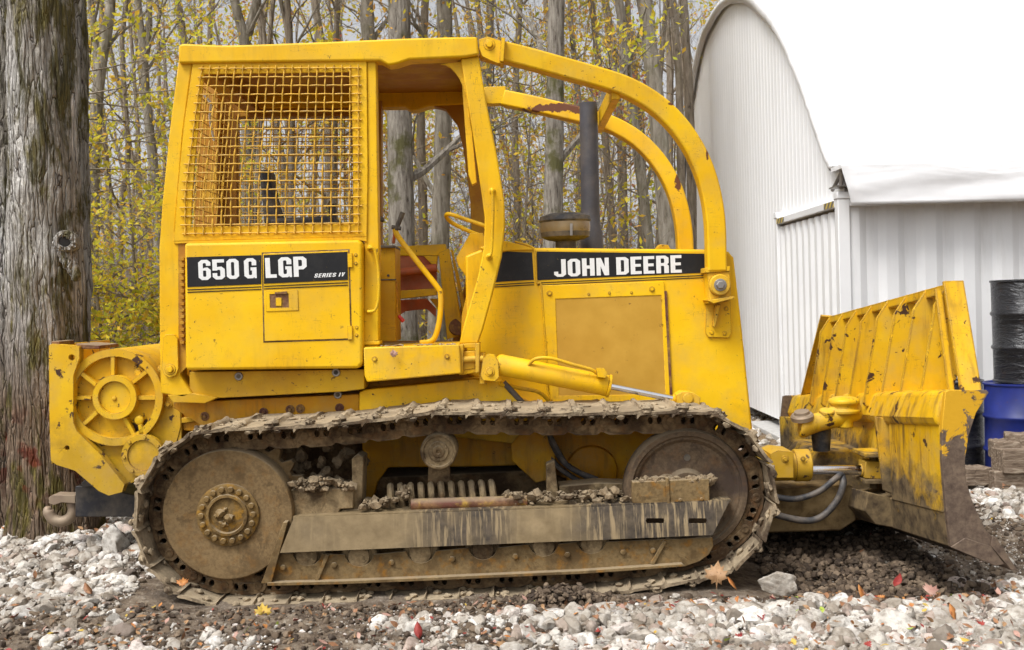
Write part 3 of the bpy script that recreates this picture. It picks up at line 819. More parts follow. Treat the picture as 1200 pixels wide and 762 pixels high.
m.px([(464, 341), (511, 338), (512, 346), (465, 351)], Yw-.12, Yw-.06)
m.px([(496, 300), (513, 300), (512, 316)], Yw-.02, Yw+.01); m.px([(503, 350), (513, 350), (513, 362)], Yw-.02, Yw+.01)
m.build('footwell_frame', M['y2'], DZ, bevel=.004)
m = MB()
m.px([(464, 300), (500, 300), (512, 320), (512, 338), (464, 341)], Yw+.01, Yw+.03)
m.px([(464, 352), (500, 350), (511, 362), (511, 372), (500, 362), (475, 365), (464, 372)], Yw+.01, Yw+.03)
m.tube([P(465, 320, Yw-.06), P(512, 314, Yw-.06)], .028, 12)
m.build('footwell_panel', M['redseat'], DZ, bevel=.003)
m = MB(); c0 = P(535, 384, Yw-.03); m.lathe(c0, (0.3, -1, .2), [(.055, 0), (.055, .03), (.02, .035)], 18); m.build('pedal', M['rtube'], DZ)

# dash and steering grips
m = MB()
m.px([(551, 273), (566, 273), (569, 284), (560, 318), (556, 332), (546, 324), (537, 312), (534.5, 302)], .98, 1.30)
m.px([(553, 318), (560, 330), (545, 385), (540, 396), (541, 370)], .98, 1.04)
m.build('dashboard', M['y2'], DZ, bevel=.004)
m = MB()
m.tube(smoothpath([P(569, 265, .90), P(548, 258, .90), P(527, 251, .90), P(523, 254, .95), P(531, 262, 1.0), P(552, 272, 1.0), P(566, 277, 1.0)], 6), .0125, 10)
m.build('steering_grip', M['y2'], DZ)

# ---- deck step and side plates --------------------------------------------
m = MB()
m.px([(426, 407.5), (538, 404), (541, 438), (430, 448), (427, 440)], .50, 1.0)
m.build('deck_step', M['y2'], DZ, bevel=.007)
for x, y in ((439, 421), (524, 418)): m = MB(); m.bolt(x, y, .50, .011); m.build('step_bolt', M['y2'], DZ)
m = MB()
m.px([(427, 457), (541, 446), (556, 444), (588, 447), (624, 492), (600, 520), (421, 500), (421, 460)], .66, .95)
m.build('side_plate', M['ylow2'] if 'ylow2' in M else M['y2'], DZ, bevel=.005)
m = MB(); m.px([(421, 440), (556, 437), (592, 452), (592, 500), (421, 505)], .84, 1.68); m.build('hull_top', M['hull'], DZ, bevel=.004)
# debris on the deck
m = MB(); R_ = random.Random(9)
for i in range(70):
    x = R_.uniform(446, 536); c = P(x, 405.5-(x-446)*.02, R_.uniform(.53, .8)); m.blob(c, R_.uniform(.006, .018), i, .8, 1, .5)
tag(m.build('caked_dirt', M['clod'], DZ), kind='stuff')

# ---- bonnet ---------------------------------------------------------------
m = MB()
hood = [(545, 300), (570, 290), (590, 283.5), (622, 290.5), (840, 292.5), (854, 295), (860, 302), (868, 370), (883, 512), (760, 500), (620, 490), (580, 450), (548, 440)]
m.px(hood, YH, 2*YC-YH+.04)
bon = m.build('bonnet', M['yhood'], DZ, bevel=.014, seg=3)
# cowl cap, sloping
m = MB(); m.px([(562, 290), (590, 282), (624, 289.5), (628, 293), (600, 294), (570, 297)], YH-.012, 1.70); m.build('cowl', M['yhood'], bon, bevel=.006)
# bead at the seam between cowl and engine side
m = MB(); m.tube(smoothpath([P(603, 283, YH-.010), P(622, 289, YH-.010), P(627, 297, YH-.010), P(629, 330, YH-.010), P(634, 334, YH-.010), P(637, 372, YH-.010), P(641, 425, YH-.010), P(643, 462, YH-.010), P(662, 484, YH-.010)], 6), .006, 8)
m.build('seam_bead', M['y2'], bon)
# engine side door frame and perforated screen
m = MB()
m.px([(632, 334.5), (778, 330), (786, 476), (650, 480), (644, 460), (638, 380)], YH-.010, YH+.002, holes=[[(651, 350.5), (775, 346), (780, 462), (655, 464)]])
m.build('engine_door', M['yhood'], bon, bevel=.003)
m = MB(); m.px([(650, 349.5), (776, 345), (781, 463), (654, 465)], YH-.006, YH+.001); m.build('perforated_screen', M['screen'], bon)
for x, y, r_ in ((644, 344, .012), (764, 339, .012), (690, 345, .006), (714, 343.5, .006), (740, 343, .006), (641, 401, .005), (775, 351, .005), (776, 380, .005)):
    m = MB(); m.bolt(x, y, YH-.010, r_, washer=r_ > .0055); m.build('door_bolt', M['y2'], bon)
m = MB(); m.px([(778.5, 341), (781.5, 341), (788, 464), (785, 464)], YH-.0115, YH-.001); m.build('door_gap', M['rtube'], bon)
m = MB(); m.bolt(679, 477, YH-.01, .02); m.build('plug', M['black'], bon)
strip(bon, [(581, 297.5), (594, 295), (623.5, 296), (625.5, 328), (575, 331)], YH-.0008)
strip(bon, [(629, 294.8), (828, 297.5), (829, 319.5), (630, 328.5)], YH-.0008)
for k in (2.6, 5.2):
    strip(bon, [(574.4, 331+k), (625.7, 328+k), (625.7, 329+k), (574.2, 332+k)], YH-.0008)
    strip(bon, [(630, 328.5+k), (829, 319.5+k), (829, 320.4+k), (630, 329.4+k)], YH-.0008)

# ---- lettering --------------------------------------------------------------
W = .50; T_ = .185
def glyph(ch):
    w = W; t = T_; k = .13
    O = [(k, 0), (w-k, 0), (w, k), (w, 1-k), (w-k, 1), (k, 1), (0, 1-k), (0, k)]
    H = [(t+.03, .16), (w-t-.03, .16), (w-t, .20), (w-t, .80), (w-t-.03, .84), (t+.03, .84), (t, .80), (t, .20)]
    if ch in 'O0': return w, O, [H]
    if ch == 'D': return w, [(0, 0), (w-k, 0), (w, k), (w, 1-k), (w-k, 1), (0, 1)], [[(t, .17), (w-t-.03, .17), (w-t, .21), (w-t, .79), (w-t-.03, .83), (t, .83)]]
    if ch == 'P': return w, [(0, 0), (t, 0), (t, .36), (w-k, .36), (w, .36+k), (w, 1-k), (w-k, 1), (0, 1)], [[(t, .52), (w-t-.02, .52), (w-t+.01, .56), (w-t+.01, .80), (w-t-.02, .84), (t, .84)]]
    if ch == 'R': return w, [(0, 0), (t, 0), (t, .42), (w-t-.03, .42), (w-t, .38), (w-t, 0), (w, 0), (w, .42), (w-.06, .50), (w, .58), (w, 1-k), (w-k, 1), (0, 1)], [[(t, .58), (w-t-.02, .58), (w-t+.01, .62), (w-t+.01, .80), (w-t-.02, .84), (t, .84)]]
    if ch == 'E': return w-.06, [(0, 0), (w-.06, 0), (w-.06, .17), (t, .17), (t, .42), (w-.09, .42), (w-.09, .58), (t, .58), (t, .83), (w-.06, .83), (w-.06, 1), (0, 1)], []
    if ch == 'H': return w, [(0, 0), (t, 0), (t, .41), (w-t, .41), (w-t, 0), (w, 0), (w, 1), (w-t, 1), (w-t, .59), (t, .59), (t, 1), (0, 1)], []
    if ch == 'N': return w, [(0, 0), (t-.02, 0), (t-.02, .52), (w-t, 0), (w, 0), (w, 1), (w-t+.02, 1), (w-t+.02, .50), (t, 1), (0, 1)], []
    if ch == 'L': return w-.08, [(0, 0), (w-.08, 0), (w-.08, .17), (t, .17), (t, 1), (0, 1)], []
    if ch == 'J': return w-.02, [(w-.02, 1), (w-.02, k), (w-.02-k, 0), (k, 0), (0, k), (0, .30), (t-.02, .30), (t-.02, .19), (t, .16), (w-t-.04, .16), (w-t-.02, .19), (w-t-.02, 1)], []
    if ch == 'G': return w, [(w, .64), (w, 1-k), (w-k, 1), (k, 1), (0, 1-k), (0, k), (k, 0), (w-k-.02, 0), (w-.10, .06), (w-.08, 0), (w, 0), (w, .54), (w*.52, .54), (w*.52, .39), (w-t, .39), (w-t, .20), (w-t-.03, .16), (t+.03, .16), (t, .20), (t, .80), (t+.03, .84), (w-t-.03, .84), (w-t, .80), (w-t, .64)], []
    if ch == '6': return w, [(w, .70), (w, 1-k), (w-k, 1), (k, 1), (0, 1-k), (0, k), (k, 0), (w-k, 0), (w, k), (w, .62-k), (w-k, .62), (t+.04, .60), (t, .56), (t, .80), (t+.03, .84), (w-t-.03, .84), (w-t, .80), (w-t, .70)], [[(t+.02, .16), (w-t-.02, .16), (w-t, .20), (w-t, .44), (w-t-.03, .47), (t+.02, .47), (t, .44), (t, .20)]]
    if ch == '5': return w, [(0, 1), (w-.02, 1), (w-.02, .84), (t, .84), (t, .62), (w-k, .64), (w, .64-k), (w, k), (w-k, 0), (k, 0), (0, k), (0, .32), (t, .32), (t, .20), (t+.03, .16), (w-t-.03, .16), (w-t, .20), (w-t, .44), (w-t-.03, .48), (t+.02, .48), (t, .45), (0, .45)], []
    if ch == 'S': return w, [(w, .68), (w, 1-k), (w-k, 1), (k, 1), (0, 1-k), (0, .56), (.08, .46), (w-t, .36), (w-t, .18), (t, .16), (t, .32), (0, .32), (0, k), (k, 0), (w-k, 0), (w, k), (w, .44), (w-.08, .54), (t, .62), (t, .84), (w-t, .84), (w-t, .68)], []
    if ch == 'I': return t+.02, [(0, 0), (t+.02, 0), (t+.02, 1), (0, 1)], []
    if ch == 'V': return w, [(0, 1), (w*.34, 0), (w*.66, 0), (w, 1), (w-t, 1), (w*.5, .25), (t, 1)], []
def lettering(parent, name, s, a, b, hpx, Y, shear=0., gap=.075, space=.2):
    pa, pb = P(*a, Y), P(*b, Y); tot = 0
    for ch in s: tot += space if ch == ' ' else glyph(ch)[0]+gap
    tot -= gap; ux = (pb-pa)/tot; L = (pb-pa).length; ex = (pb-pa).normalized(); ez = Vector((-ex.z, 0, ex.x)); hh = hpx*S(Y)
    mb = MB(); cx = 0
    for ch in s:
        if ch == ' ': cx += space; continue
        w, o, hs = glyph(ch)
        f = lambda p: (lambda v: (v.x, v.z))(pa+ex*((cx+p[0]+shear*p[1])*L/tot)+ez*(p[1]*hh))
        mb.prism([f(p) for p in o], Y-.0008, Y+.0006, [[f(p) for p in h] for h in hs]); cx += w+gap
    return mb.build(name, M['white'], parent, smooth=False)
lettering(tank, 'lettering', '650 G', (233, 328.5), (301, 326), 23.5, YT-.0030, space=.14)
lettering(tank, 'lettering', 'LGP', (311.5, 326), (360, 324), 23.5, YT-.0094)
lettering(tank, 'lettering', 'SERIES IV', (368, 325.5), (403, 324), 4.6, YT-.0094, shear=.25, gap=.16, space=.35)
lettering(bon, 'lettering', 'JOHN DEERE', (649.5, 324.8), (799, 319.5), 20.5, YH-.0030, space=.22)

# ---- exhaust and pre-cleaner ---------------------------------------------------
m = MB(); p0 = P(689.5, 121, 1.40); p1 = P(692, 250, 1.40); p2 = P(694, 292, 1.40); r = 10.5*S(1.4)
m.tube([p0, p0+(p1-p0)*.5, p1, p1+(p2-p1)*.35, p1+(p2-p1)*.55, p2+Vector((0, 0, -.15))], [r, r*1.02, r*1.05, r*1.05, r*1.28, r*1.34], 28, caps=False)
m.lathe(p0+Vector((0, 0, -.003)), (0, 0, 1), [(r*1.0, -.03), (r*1.03, 0), (r*.9, .0), (r*.88, -.14), (.001, -.14)], 28)
m.build('exhaust_pipe', M['exhaust'], DZ)
m = MB(); c = P(663, 290, 1.15); s_ = S(1.15)
m.lathe(c, (0, 0, 1), [(12*s_, -4*s_), (12*s_, 7*s_), (22*s_, 9*s_), (28*s_, 12*s_), (29.0*s_, 17.5*s_)], 40)
m.lathe(c, (0, 0, 1), [(29.3*s_, 29*s_), (30.5*s_, 31*s_), (29.5*s_, 36*s_), (18*s_, 39.5*s_), (.001, 41*s_)], 48)
pc = m.build('precleaner', M['black'], DZ, bevel=.001)
M['bowl'] = plain('amber_bowl', (.27, .21, .12), .3, dusty=.8, dustc=(.22, .15, .06), nscale=9)
m = MB(); m.lathe(c, (0, 0, 1), [(28.2*s_, 17*s_), (29*s_, 19*s_), (29.4*s_, 24*s_), (29*s_, 30*s_)], 48); m.build('bowl', M['bowl'], pc)
m = MB(); m.px([(668, 262), (671, 262), (671, 276), (668, 276)], 1.15-30*S(1.15), 1.15-28*S(1.15)); m.build('bowl_strap', M['steel'], pc)
m = MB(); m.px([(769, 292), (773, 286.5), (783, 287), (787, 294)], 1.3, 1.4); m.build('filler_lug', M['y'], bon, bevel=.004)

# ---- sweep guards -----------------------------------------------------------------
def sweep(pts, ya, yb, w, mat, name='sweep_guard'):
    # pts: centre line in photo pixels at the cab plane; the bar leans inward towards the bonnet
    p = smoothpath([P(a, b, YR+.05) for a, b in pts], 6); x0, x1 = p[0].x, max(q.x for q in p)
    q = [Vector((v.x, ya+(yb-ya)*((v.x-x0)/(x1-x0)), v.z)) for v in p]
    mb = MB(); mb.rbar(q, w, w)
    return mb.build(name, mat, DZ, bevel=.014, seg=3)
cl = [(588, 61), (620, 68.5), (660, 79), (700, 89.5), (728, 98), (752, 109), (776, 125), (798, 147), (816, 173), (829, 202), (837, 232), (841, 262), (842, 295), (842.5, 318)]
w = 23*S(YR)
sweep(cl, YR+.06, .72, w, M['ynear'])
sweep([(a, b) for a, b in cl], Yf+.05, 1.78, w*.97, M['ysweep'])
m = MB()   # brace across, seen from below
ba = P(722, 103, YR+.05); bx = ba.x; bz = ba.z
m.rbar([(bx, .66, bz-.01), (bx, 1.84, bz-.01)], .10, .05, up=(0, 0, 1)); m.build('sweep_brace', M['y2'], DZ, bevel=.004)
# head joint
m = MB()
m.px([(563, 46), (572, 43), (588, 48), (592, 51), (590, 74), (582, 74), (573, 70), (565, 66), (561, 56)], YR-.015, YR+.02)
m.px([(561, 46), (572, 43), (592, 50), (590, 76), (562, 68)], YR+.06, YR+.13)
m.bolt(573.5, 52.5, YR-.015, .021)
m.rbar([P(590, 48.5, YR+.05), P(588, 76, YR+.05)], .17, .022, up=(0, 1, 0))
m.build('sweep_joint', M['y2'], DZ, bevel=.004)
m = MB(); v = P(575, 58, YR+.05); m.box(v.x-.07, v.x+.08, Yf, Yf+.1, v.z-.06, v.z+.06); m.build('sweep_joint', M['y2'], DZ, bevel=.004)
# foot bracket on the bonnet side
Yb = .70
m = MB()
m.px([(826.5, 314), (855.5, 312), (855.5, 318), (826.5, 320)], Yb-.03, YH)
m.px([(829, 320), (855, 318), (857, 344), (853, 352), (830, 356), (832, 352)], Yb-.02, YH)
c = P(843.5, 334, Yb-.03); m.lathe(c, (0, -1, 0), [(.062, -.02), (.062, .010), (.055, .016), (.03, .017)], 28)
m.px([(829, 352), (860, 347), (861, 350), (836, 356)], Yb-.04, YH)
m.build('sweep_foot', M['y2'], DZ, bevel=.003)
m = MB(); m.lathe(P(844, 334, Yb-.045), (0, -1, 0), [(.036, 0), (.036, .006), (.025, .007)], 22); m.lathe(P(844, 334, Yb-.05), (0, -1, 0), [(.025, 0), (.025, .014), (.02, .018)], 6); m.build('foot_bolt', M['steel'], DZ, bevel=.001)
m = MB()
m.px([(828, 357), (856, 352), (857, 391), (854, 396), (830, 395), (827, 390)], YH-.016, YH+.002)
for x, y in ((851, 362), (834, 390), (849, 391)): m.bolt(x, y, YH-.016, .009)
m.px([(839, 358), (845, 357), (838, 383), (836, 383)], YH-.05, YH-.014)
m.build('foot_bracket', M['y2'], DZ, bevel=.002)
# ---- blade lift cylinder ------------------------------------------------------------
Yl = .56
m = MB()
m.px([(566, 420), (572, 415), (580, 416), (584, 424), (585, 442), (580, 447), (566, 446), (563, 440)], Yl-.03, Yl+.02)
m.bolt(574, 436, Yl-.03, .018); m.px([(560, 414), (568, 414), (568, 450), (562, 450)], Yl, Yl+.16)
m.build('cylinder_mount', M['y2'], DZ, bevel=.006)
m = MB(); c0 = P(583, 427, Yl+.04); c1 = P(716, 453, Yl+.04); d = (c1-c0)
m.tube([c0-d*.02, c0, c0+d*.02, c1-d*.03], [.04, .055, .0605, .0605], 32); m.tube([c1-d*.03, c1-d*.005], .066, 32)
cyl = m.build('lift_cylinder', M['y'], DZ, bevel=.004)
m = MB(); c2 = P(790, 467.5, Yl+.04); m.tube([c1-d*.01, c2], .0185, 24); m.build('rod', M['chrome'], cyl)
m = MB(); m.tube([c1+(c2-c1)*.97, c2+(c2-c1)*.10], .026, 20)
m.px([(793, 463), (800, 459), (812, 460), (821, 466), (820, 477), (804, 478), (794, 474)], Yl-.02, Yl+.09); m.px([(783, 470), (795, 474), (792, 480), (782, 477)], Yl, Yl+.06)
m.lathe(P(806, 467, Yl-.02), (0, -1, 0), [(.03, 0), (.03, .012), (.018, .014)], 20)
m.build('rod_eye', M['y2'], cyl, bevel=.004)
m = MB(); m.tube(smoothpath([P(618, 430, Yl), P(627, 421, Yl-.03), P(645, 420, Yl-.04), P(670, 427, Yl-.04), P(692, 433, Yl-.03), P(700, 438, Yl-.02)], 6), .010, 10)
m.px([(699, 432), (708, 432), (712, 437), (710, 443), (700, 442)], Yl-.05, Yl)
m.build('hydraulic_line', M['y2'], cyl)
m = MB(); m.tube(smoothpath([P(585, 450, .64), P(610, 455, .70), P(632, 460, .72), P(645, 474, .74), P(650, 495, .76)], 6), .012, 10); m.build('hydraulic_line', M['y2'], DZ)
m = MB()
m.tube(smoothpath([P(590, 448, .66), P(603, 462, .66), P(620, 480, .70), P(640, 500, .74), P(648, 522, .74), P(662, 543, .72), P(690, 560, .66)], 6), .017, 10)
m.build('hydraulic_hose', M['hose'], DZ); m = MB()
m.tube(smoothpath([P(640, 500, .70), P(652, 525, .68), P(668, 548, .66), P(700, 562, .6)], 6), .016, 10)
m.build('hydraulic_hose', M['hose'], DZ); m = MB()
m.tube(smoothpath([P(634, 500, .78), P(644, 530, .76), P(655, 548, .74), P(682, 566, .7)], 6), .016, 10)
m.build('hydraulic_hose', M['hose'], DZ)
m = MB()
m.px([(588, 458), (660, 486), (700, 492), (760, 492), (770, 500), (700, 508), (610, 505)], .74, .9); m.build('loader_web', M['ylow'], DZ, bevel=.004)
m = MB(); m.tube(smoothpath([P(640, 488, .70), P(700, 492, .70), P(760, 490, .70), P(800, 476, .66)], 5), .02, 10); m.build('line_guard', M['hull'], DZ)

# ---- winch ----------------------------------------------------------------------------
Yn = .78
m = MB()
rim = [(134+57*math.cos(math.radians(a)), 466+57*math.sin(math.radians(a))*-1) for a in range(-20, 200, 10)]
body = rim+[(78, 492), (88, 505), (145, 570), (165, 562), (192, 552), (205, 525), (212, 500), (211, 468), (195, 465)]
m.px(body, Yn+.055, 1.72)
win = m.build('winch', M['ywin'], DZ, bevel=.01, seg=3)
m = MB()   # raised rim
def ringpts(cx, cy, r, n=48): return [(cx+r*math.cos(2*PI*i/n), cy+r*math.sin(2*PI*i/n)) for i in range(n)]
m.px(ringpts(134, 466, 57), Yn+.005, Yn+.06, holes=[ringpts(134, 466, 48)])
m.px(ringpts(134, 466, 26), Yn-.015, Yn+.06, holes=[ringpts(134, 466, 19)])
m.px(ringpts(134, 466, 19.5), Yn+.006, Yn+.06)
m.lathe(P(134, 467, Yn+.006), (0, -1, 0), [(.014, 0), (.012, .008), (.004, .011)], 16)
for k in range(6): 
    a = math.radians(30+60*k); m.bolt(134+22.5*math.cos(a), 466+22.5*math.sin(a), Yn-.004, .010, washer=False)
for a in (90, 142, 180, 222, 0, 38, 300):
    c, s_ = math.cos(math.radians(a)), -math.sin(math.radians(a))
    p, q = P(134+25*c, 466+25*s_, Yn+.035), P(134+50*c, 466+50*s_, Yn+.035)
    m.rbar([p, q], .055, .024)
m.build('gear_cover', M['ywin'], win, bevel=.005)
m = MB()
m.px(ringpts(167, 534, 25), Yn-.006, Yn+.03, holes=[ringpts(167, 534, 18)]); m.px(ringpts(167, 534, 18.5), Yn+.004, Yn+.03)
for k in range(7):
    a = math.radians(20+360/7*k); m.bolt(167+21.5*math.cos(a), 534+21.5*math.sin(a), Yn-.006, .010, washer=False)
m.build('side_cover', M['ywin'], win, bevel=.004)
for x, y, r_ in ((163, 437, .020), (189, 432, .015), (197, 474, .015), (163, 493, .018)):
    m = MB(); m.bolt(x, y, Yn+.045, r_); m.build('cover_bolt', M['y2'], win)
m = MB()
m.lathe(P(164, 492, Yn+.03), (0, -1, 0), [(.026, 0), (.026, .018), (.02, .022)], 20)
m.rbar([P(165, 497, Yn+.02), P(168, 515, Yn+.02)], .03, .026); m.build('oil_passage', M['ywin'], win)
m = MB()   # outer side plate
m.px([(57, 405), (61, 403), (93, 406), (93, 420), (86, 440), (86, 495), (90, 505), (118, 533), (146, 568), (143, 577), (127, 581), (116, 576), (88, 552), (66, 545), (59.5, 540), (58, 500)], Yn-.03, Yn+.03,
     holes=[ringpts(84, 419, 3.6, 14), ringpts(78.5, 525, 2.8, 12)])
pl_ = m.build('side_plate', M['ywin'], win, bevel=.008, seg=3)
m = MB(); m.px([(57, 405), (61, 403), (93, 406), (93, 440), (60, 545)], 1.66, 1.72); m.px([(57, 405), (64, 404), (66, 540), (60, 545)], Yn+.03, 1.66); m.build('rear_plate', M['ywin'], win, bevel=.006)
m = MB(); m.px([(60, 400), (69, 400), (70, 405), (60, 405)], Yn-.01, Yn+.2); m.px([(88, 403), (116, 405), (117, 409), (92, 409)], Yn, Yn+.3); m.build('top_lug', M['rtube'], win, bevel=.003)
# mounts between winch and hull
m = MB()
m.px([(192, 470), (238, 468), (238, 475), (192, 478)], .84, 1.6); m.px([(210, 490), (232, 488), (232, 494), (208, 497)], .84, 1.6); m.px([(208, 478), (213, 478), (213, 520), (208, 522)], .84, 1.6)
m.px([(233, 466), (236, 466), (236, 500), (233, 500)], .84, 1.6)
m.build('winch_mount', M['ywin'], DZ, bevel=.004)
m = MB(); m.px([(88, 570), (106, 569), (156, 580), (190, 580), (190, 606), (88, 606)], .98, 1.4); m.px([(95, 566), (103, 560), (112, 570), (96, 572)], .95, 1.35)
db = m.build('drawbar', M['drawbar'], DZ, bevel=.006)
m = MB(); cc = P(71, 598, 1.1); rr_ = []
hk = [(84, 582), (64, 581), (57, 586), (60, 590), (72, 590)]
m.px([(88, 581), (62, 580), (57, 583), (57, 590), (63, 592), (72, 589), (88, 590)], 1.06, 1.17)
m.tube(smoothpath([P(84, 588, 1.115), P(86, 598, 1.115), P(82, 607, 1.115), P(72, 611, 1.115), P(62, 608, 1.115), P(56.5, 599, 1.115), P(57.5, 594, 1.115)], 6), [.034]*30+[.032, .030, .027, .024, .02, .016, .012], 14)
m.build('tow_hook', M['hook'], db, bevel=.004)

# ---- front: push frame, angle cylinder, blade ------------------------------------------
m = MB()
m.px([(860, 575), (1000, 570), (1004, 610), (985, 622), (860, 626)], .75, 1.75); m.build('push_frame', M['ylow'], DZ, bevel=.01)
m = MB(); cA = P(880, 546, .72); cB = P(938, 546, .72); 
m.tube([P(850, 548, .72), cB], .084, 32); m.tube([P(930, 545.5, .72), P(948, 545, .72)], .094, 32)
ac = m.build('angle_cylinder', M['ywin'], DZ, bevel=.006)
m = MB()
m.px([(912, 528), (930, 530), (930, 560), (905, 560), (903, 532)], .60, .84); m.bolt(920, 538, .60, .014); m.bolt(941, 538, .62, .010)
m.build('cylinder_head', M['ywin'], ac, bevel=.008)
m = MB(); m.tube([P(946, 551, .72), P(1012, 551, .72)], .030, 24); m.build('rod', M['chrome'], ac)
m = MB(); m.tube([P(1008, 551, .72), P(1028, 551.5, .72)], [.036, .05], 20); m.px([(1014, 541), (1036, 541), (1040, 551), (1036, 562), (1014, 561)], .66, .78); m.build('rod_eye', M['ywin'], ac, bevel=.005)
m = MB()
m.tube(smoothpath([P(900, 580, .66), P(930, 585, .66), P(958, 577, .66), P(978, 562, .66), P(986, 556, .70)], 6), .018, 12)
m.build('hydraulic_hose', M['hose'], DZ); m = MB()
m.tube(smoothpath([P(900, 601, .66), P(940, 610, .66), P(962, 606, .66), P(980, 588, .66), P(988, 568, .66), P(986, 556, .72)], 6), .020, 12)
m.build('hydraulic_hose', M['hose'], DZ)

Yb0, Yb1 = -.30, 2.75; TL = .098
def tilt(x, y, z): return (x, y, z-(y-Yb0)*TL)
def bz(px_, py_, Y):       # photo pixel at plane Y -> untilted (x,z) of the blade profile
    v = P(px_, py_, Y); return (v.x, v.z+(Y-Yb0)*TL)
blade = empty('blade', (2.1, .1, .9)); par(blade, DZ)
ep = [(1108, 459), (1113, 457), (1156, 457), (1159, 460), (1144, 484), (1135, 512), (1131, 540), (1132, 562), (1141, 592), (1156, 622), (1175, 642), (1191, 668), (1178, 662), (1166, 660), (1114, 641), (1109, 600), (1104, 540), (1104, 497)]
m = MB(); m.prism([bz(a, b, Yb0) for a, b in ep], Yb0, Yb0+.03, fn=tilt)
m.build('end_plate', M['bend'], blade, bevel=.003)
m = MB(); m.prism([bz(a, b, Yb0) for a, b in ep], Yb1-.03, Yb1, fn=tilt); m.build('end_plate', M['bend'], blade, bevel=.003)
m = MB()
m.prism([bz(a, b, Yb0) for a, b in [(1113, 641), (1130, 630), (1160, 640), (1176, 661), (1165, 663)]], Yb0-.012, Yb0-.001, fn=tilt)
m.build('end_wear_plate', M['bend'], blade, bevel=.003)
front = [(1156, 458), (1142, 485), (1133, 512), (1129, 540), (1130, 562), (1139, 592), (1154, 622), (1170, 640)]
back = [(1164, 648), (1148, 630), (1133, 596), (1123, 563), (1122, 540), (1126, 510), (1135, 484), (1148, 462)]
m = MB(); m.prism([bz(a, b, Yb0) for a, b in front+back], Yb0+.03, Yb1-.03, fn=tilt); m.build('moldboard', M['yblade'], blade, bevel=.003)
m = MB(); m.prism([bz(a, b, Yb0) for a, b in [(1162, 628), (1168, 632), (1192, 669), (1184, 668), (1160, 640)]], Yb0-.01, Yb1+.01, fn=tilt); m.build('cutting_edge', M['bend'], blade, bevel=.003)
m = MB()
tube_p = [(1104, 470), (1108, 459), (1120, 456), (1140, 460), (1134, 492), (1112, 502), (1102, 500), (1098, 490)]
m.prism([bz(a, b, Yb0) for a, b in tube_p], Yb0+.03, .66, fn=tilt)
m.prism([(x+.07, z) for x, z in [bz(a, b, Yb0) for a, b in tube_p]], .66, Yb1-.03, fn=tilt)
m.build('top_beam', M['yblade'], blade, bevel=.018, seg=3)
m = MB()
lowb = [(1109, 600), (1125, 596), (1146, 632), (1162, 655), (1114, 641)]
m.prism([bz(a, b, Yb0) for a, b in lowb], Yb0+.03, Yb1-.03, fn=tilt)
m.prism([bz(a, b, Yb0) for a, b in [(1104, 497), (1126, 497), (1124, 600), (1108, 602)]], Yb0+.03, .42, fn=tilt)
m.prism([(x+.09, z) for x, z in [bz(a, b, Yb0) for a, b in [(1104, 497), (1116, 497), (1118, 600), (1108, 602)]]], .42, 2.3, fn=tilt)
m.prism([bz(a, b, Yb0) for a, b in [(1100, 497), (1126, 497), (1124, 600), (1105, 602)]], 2.3, Yb1-.03, fn=tilt)
m.prism([bz(a, b, Yb0) for a, b in [(1088, 490), (1126, 497), (1124, 600), (1100, 590)]], .44, .47, fn=tilt)
m.prism([bz(a, b, Yb0) for a, b in [(1080, 592), (1112, 600), (1116, 641), (1090, 636), (1076, 618)]], .46, 1.9, fn=tilt)
m.build('rear_box', M['yblade'], blade, bevel=.006)
m = MB()
for y in (535, 566): m.px([(1014, y-3), (1052, y-3.5), (1052, y+1), (1014, y+1.5)], .62, .86)
m.px([(1038, 500), (1053, 500), (1053, 610), (1040, 600)], .60, .63)
m.lathe(P(1024, 572, .72), (0, 0, 1), [(.022, 0), (.022, .2)], 14)
m.build('cylinder_clevis', M['yblade'], blade, bevel=.003)
# ball mount and tilt link behind the blade
m = MB()
m.lathe(P(989, 474, .90), (0, 0, 1), [(.05, -.14), (.05, -.06), (.088, -.055), (.092, -.03), (.075, -.025), (.078, .0), (.092, .006), (.090, .03), (.06, .045), (.02, .05)], 32)
m.px([(940, 560), (960, 530), (1040, 530), (1040, 610), (940, 610)], 1.0, 1.6)
m.build('ball_socket', M['yblade'], blade, bevel=.01)
m = MB(); m.lathe(P(962, 505, .95), (0, 0, 1), [(.05, -.12), (.06, 0), (.05, .05)], 20); m.build('link_boot', M['black'], blade)
m = MB()
lk = smoothpath([P(937, 497, .86), P(950, 497, .86), P(972, 491, .88), P(990, 484, .90), P(1006, 480, .92)], 5)
m.tube(lk, [.068, .080, .082, .078, .07, .062, .058, .056, .056, .058, .06, .064, .068, .07, .07, .07, .068, .066, .064, .06, .058], 22, sq=.75)
m.lathe(P(969, 483, .87), (0, -.3, 1), [(.045, -.02), (.045, .012), (.03, .016)], 24)
m.build('tilt_link', M['yblade'], blade, bevel=.004)
m = MB(); m.lathe(P(940, 488, .85), (-.15, -.2, 1), [(.066, -.02), (.068, .004), (.060, .014), (.046, .016), (.044, .032), (.030, .036), (.001, .036)], 28); m.build('ball_cap', M['hook'], blade)
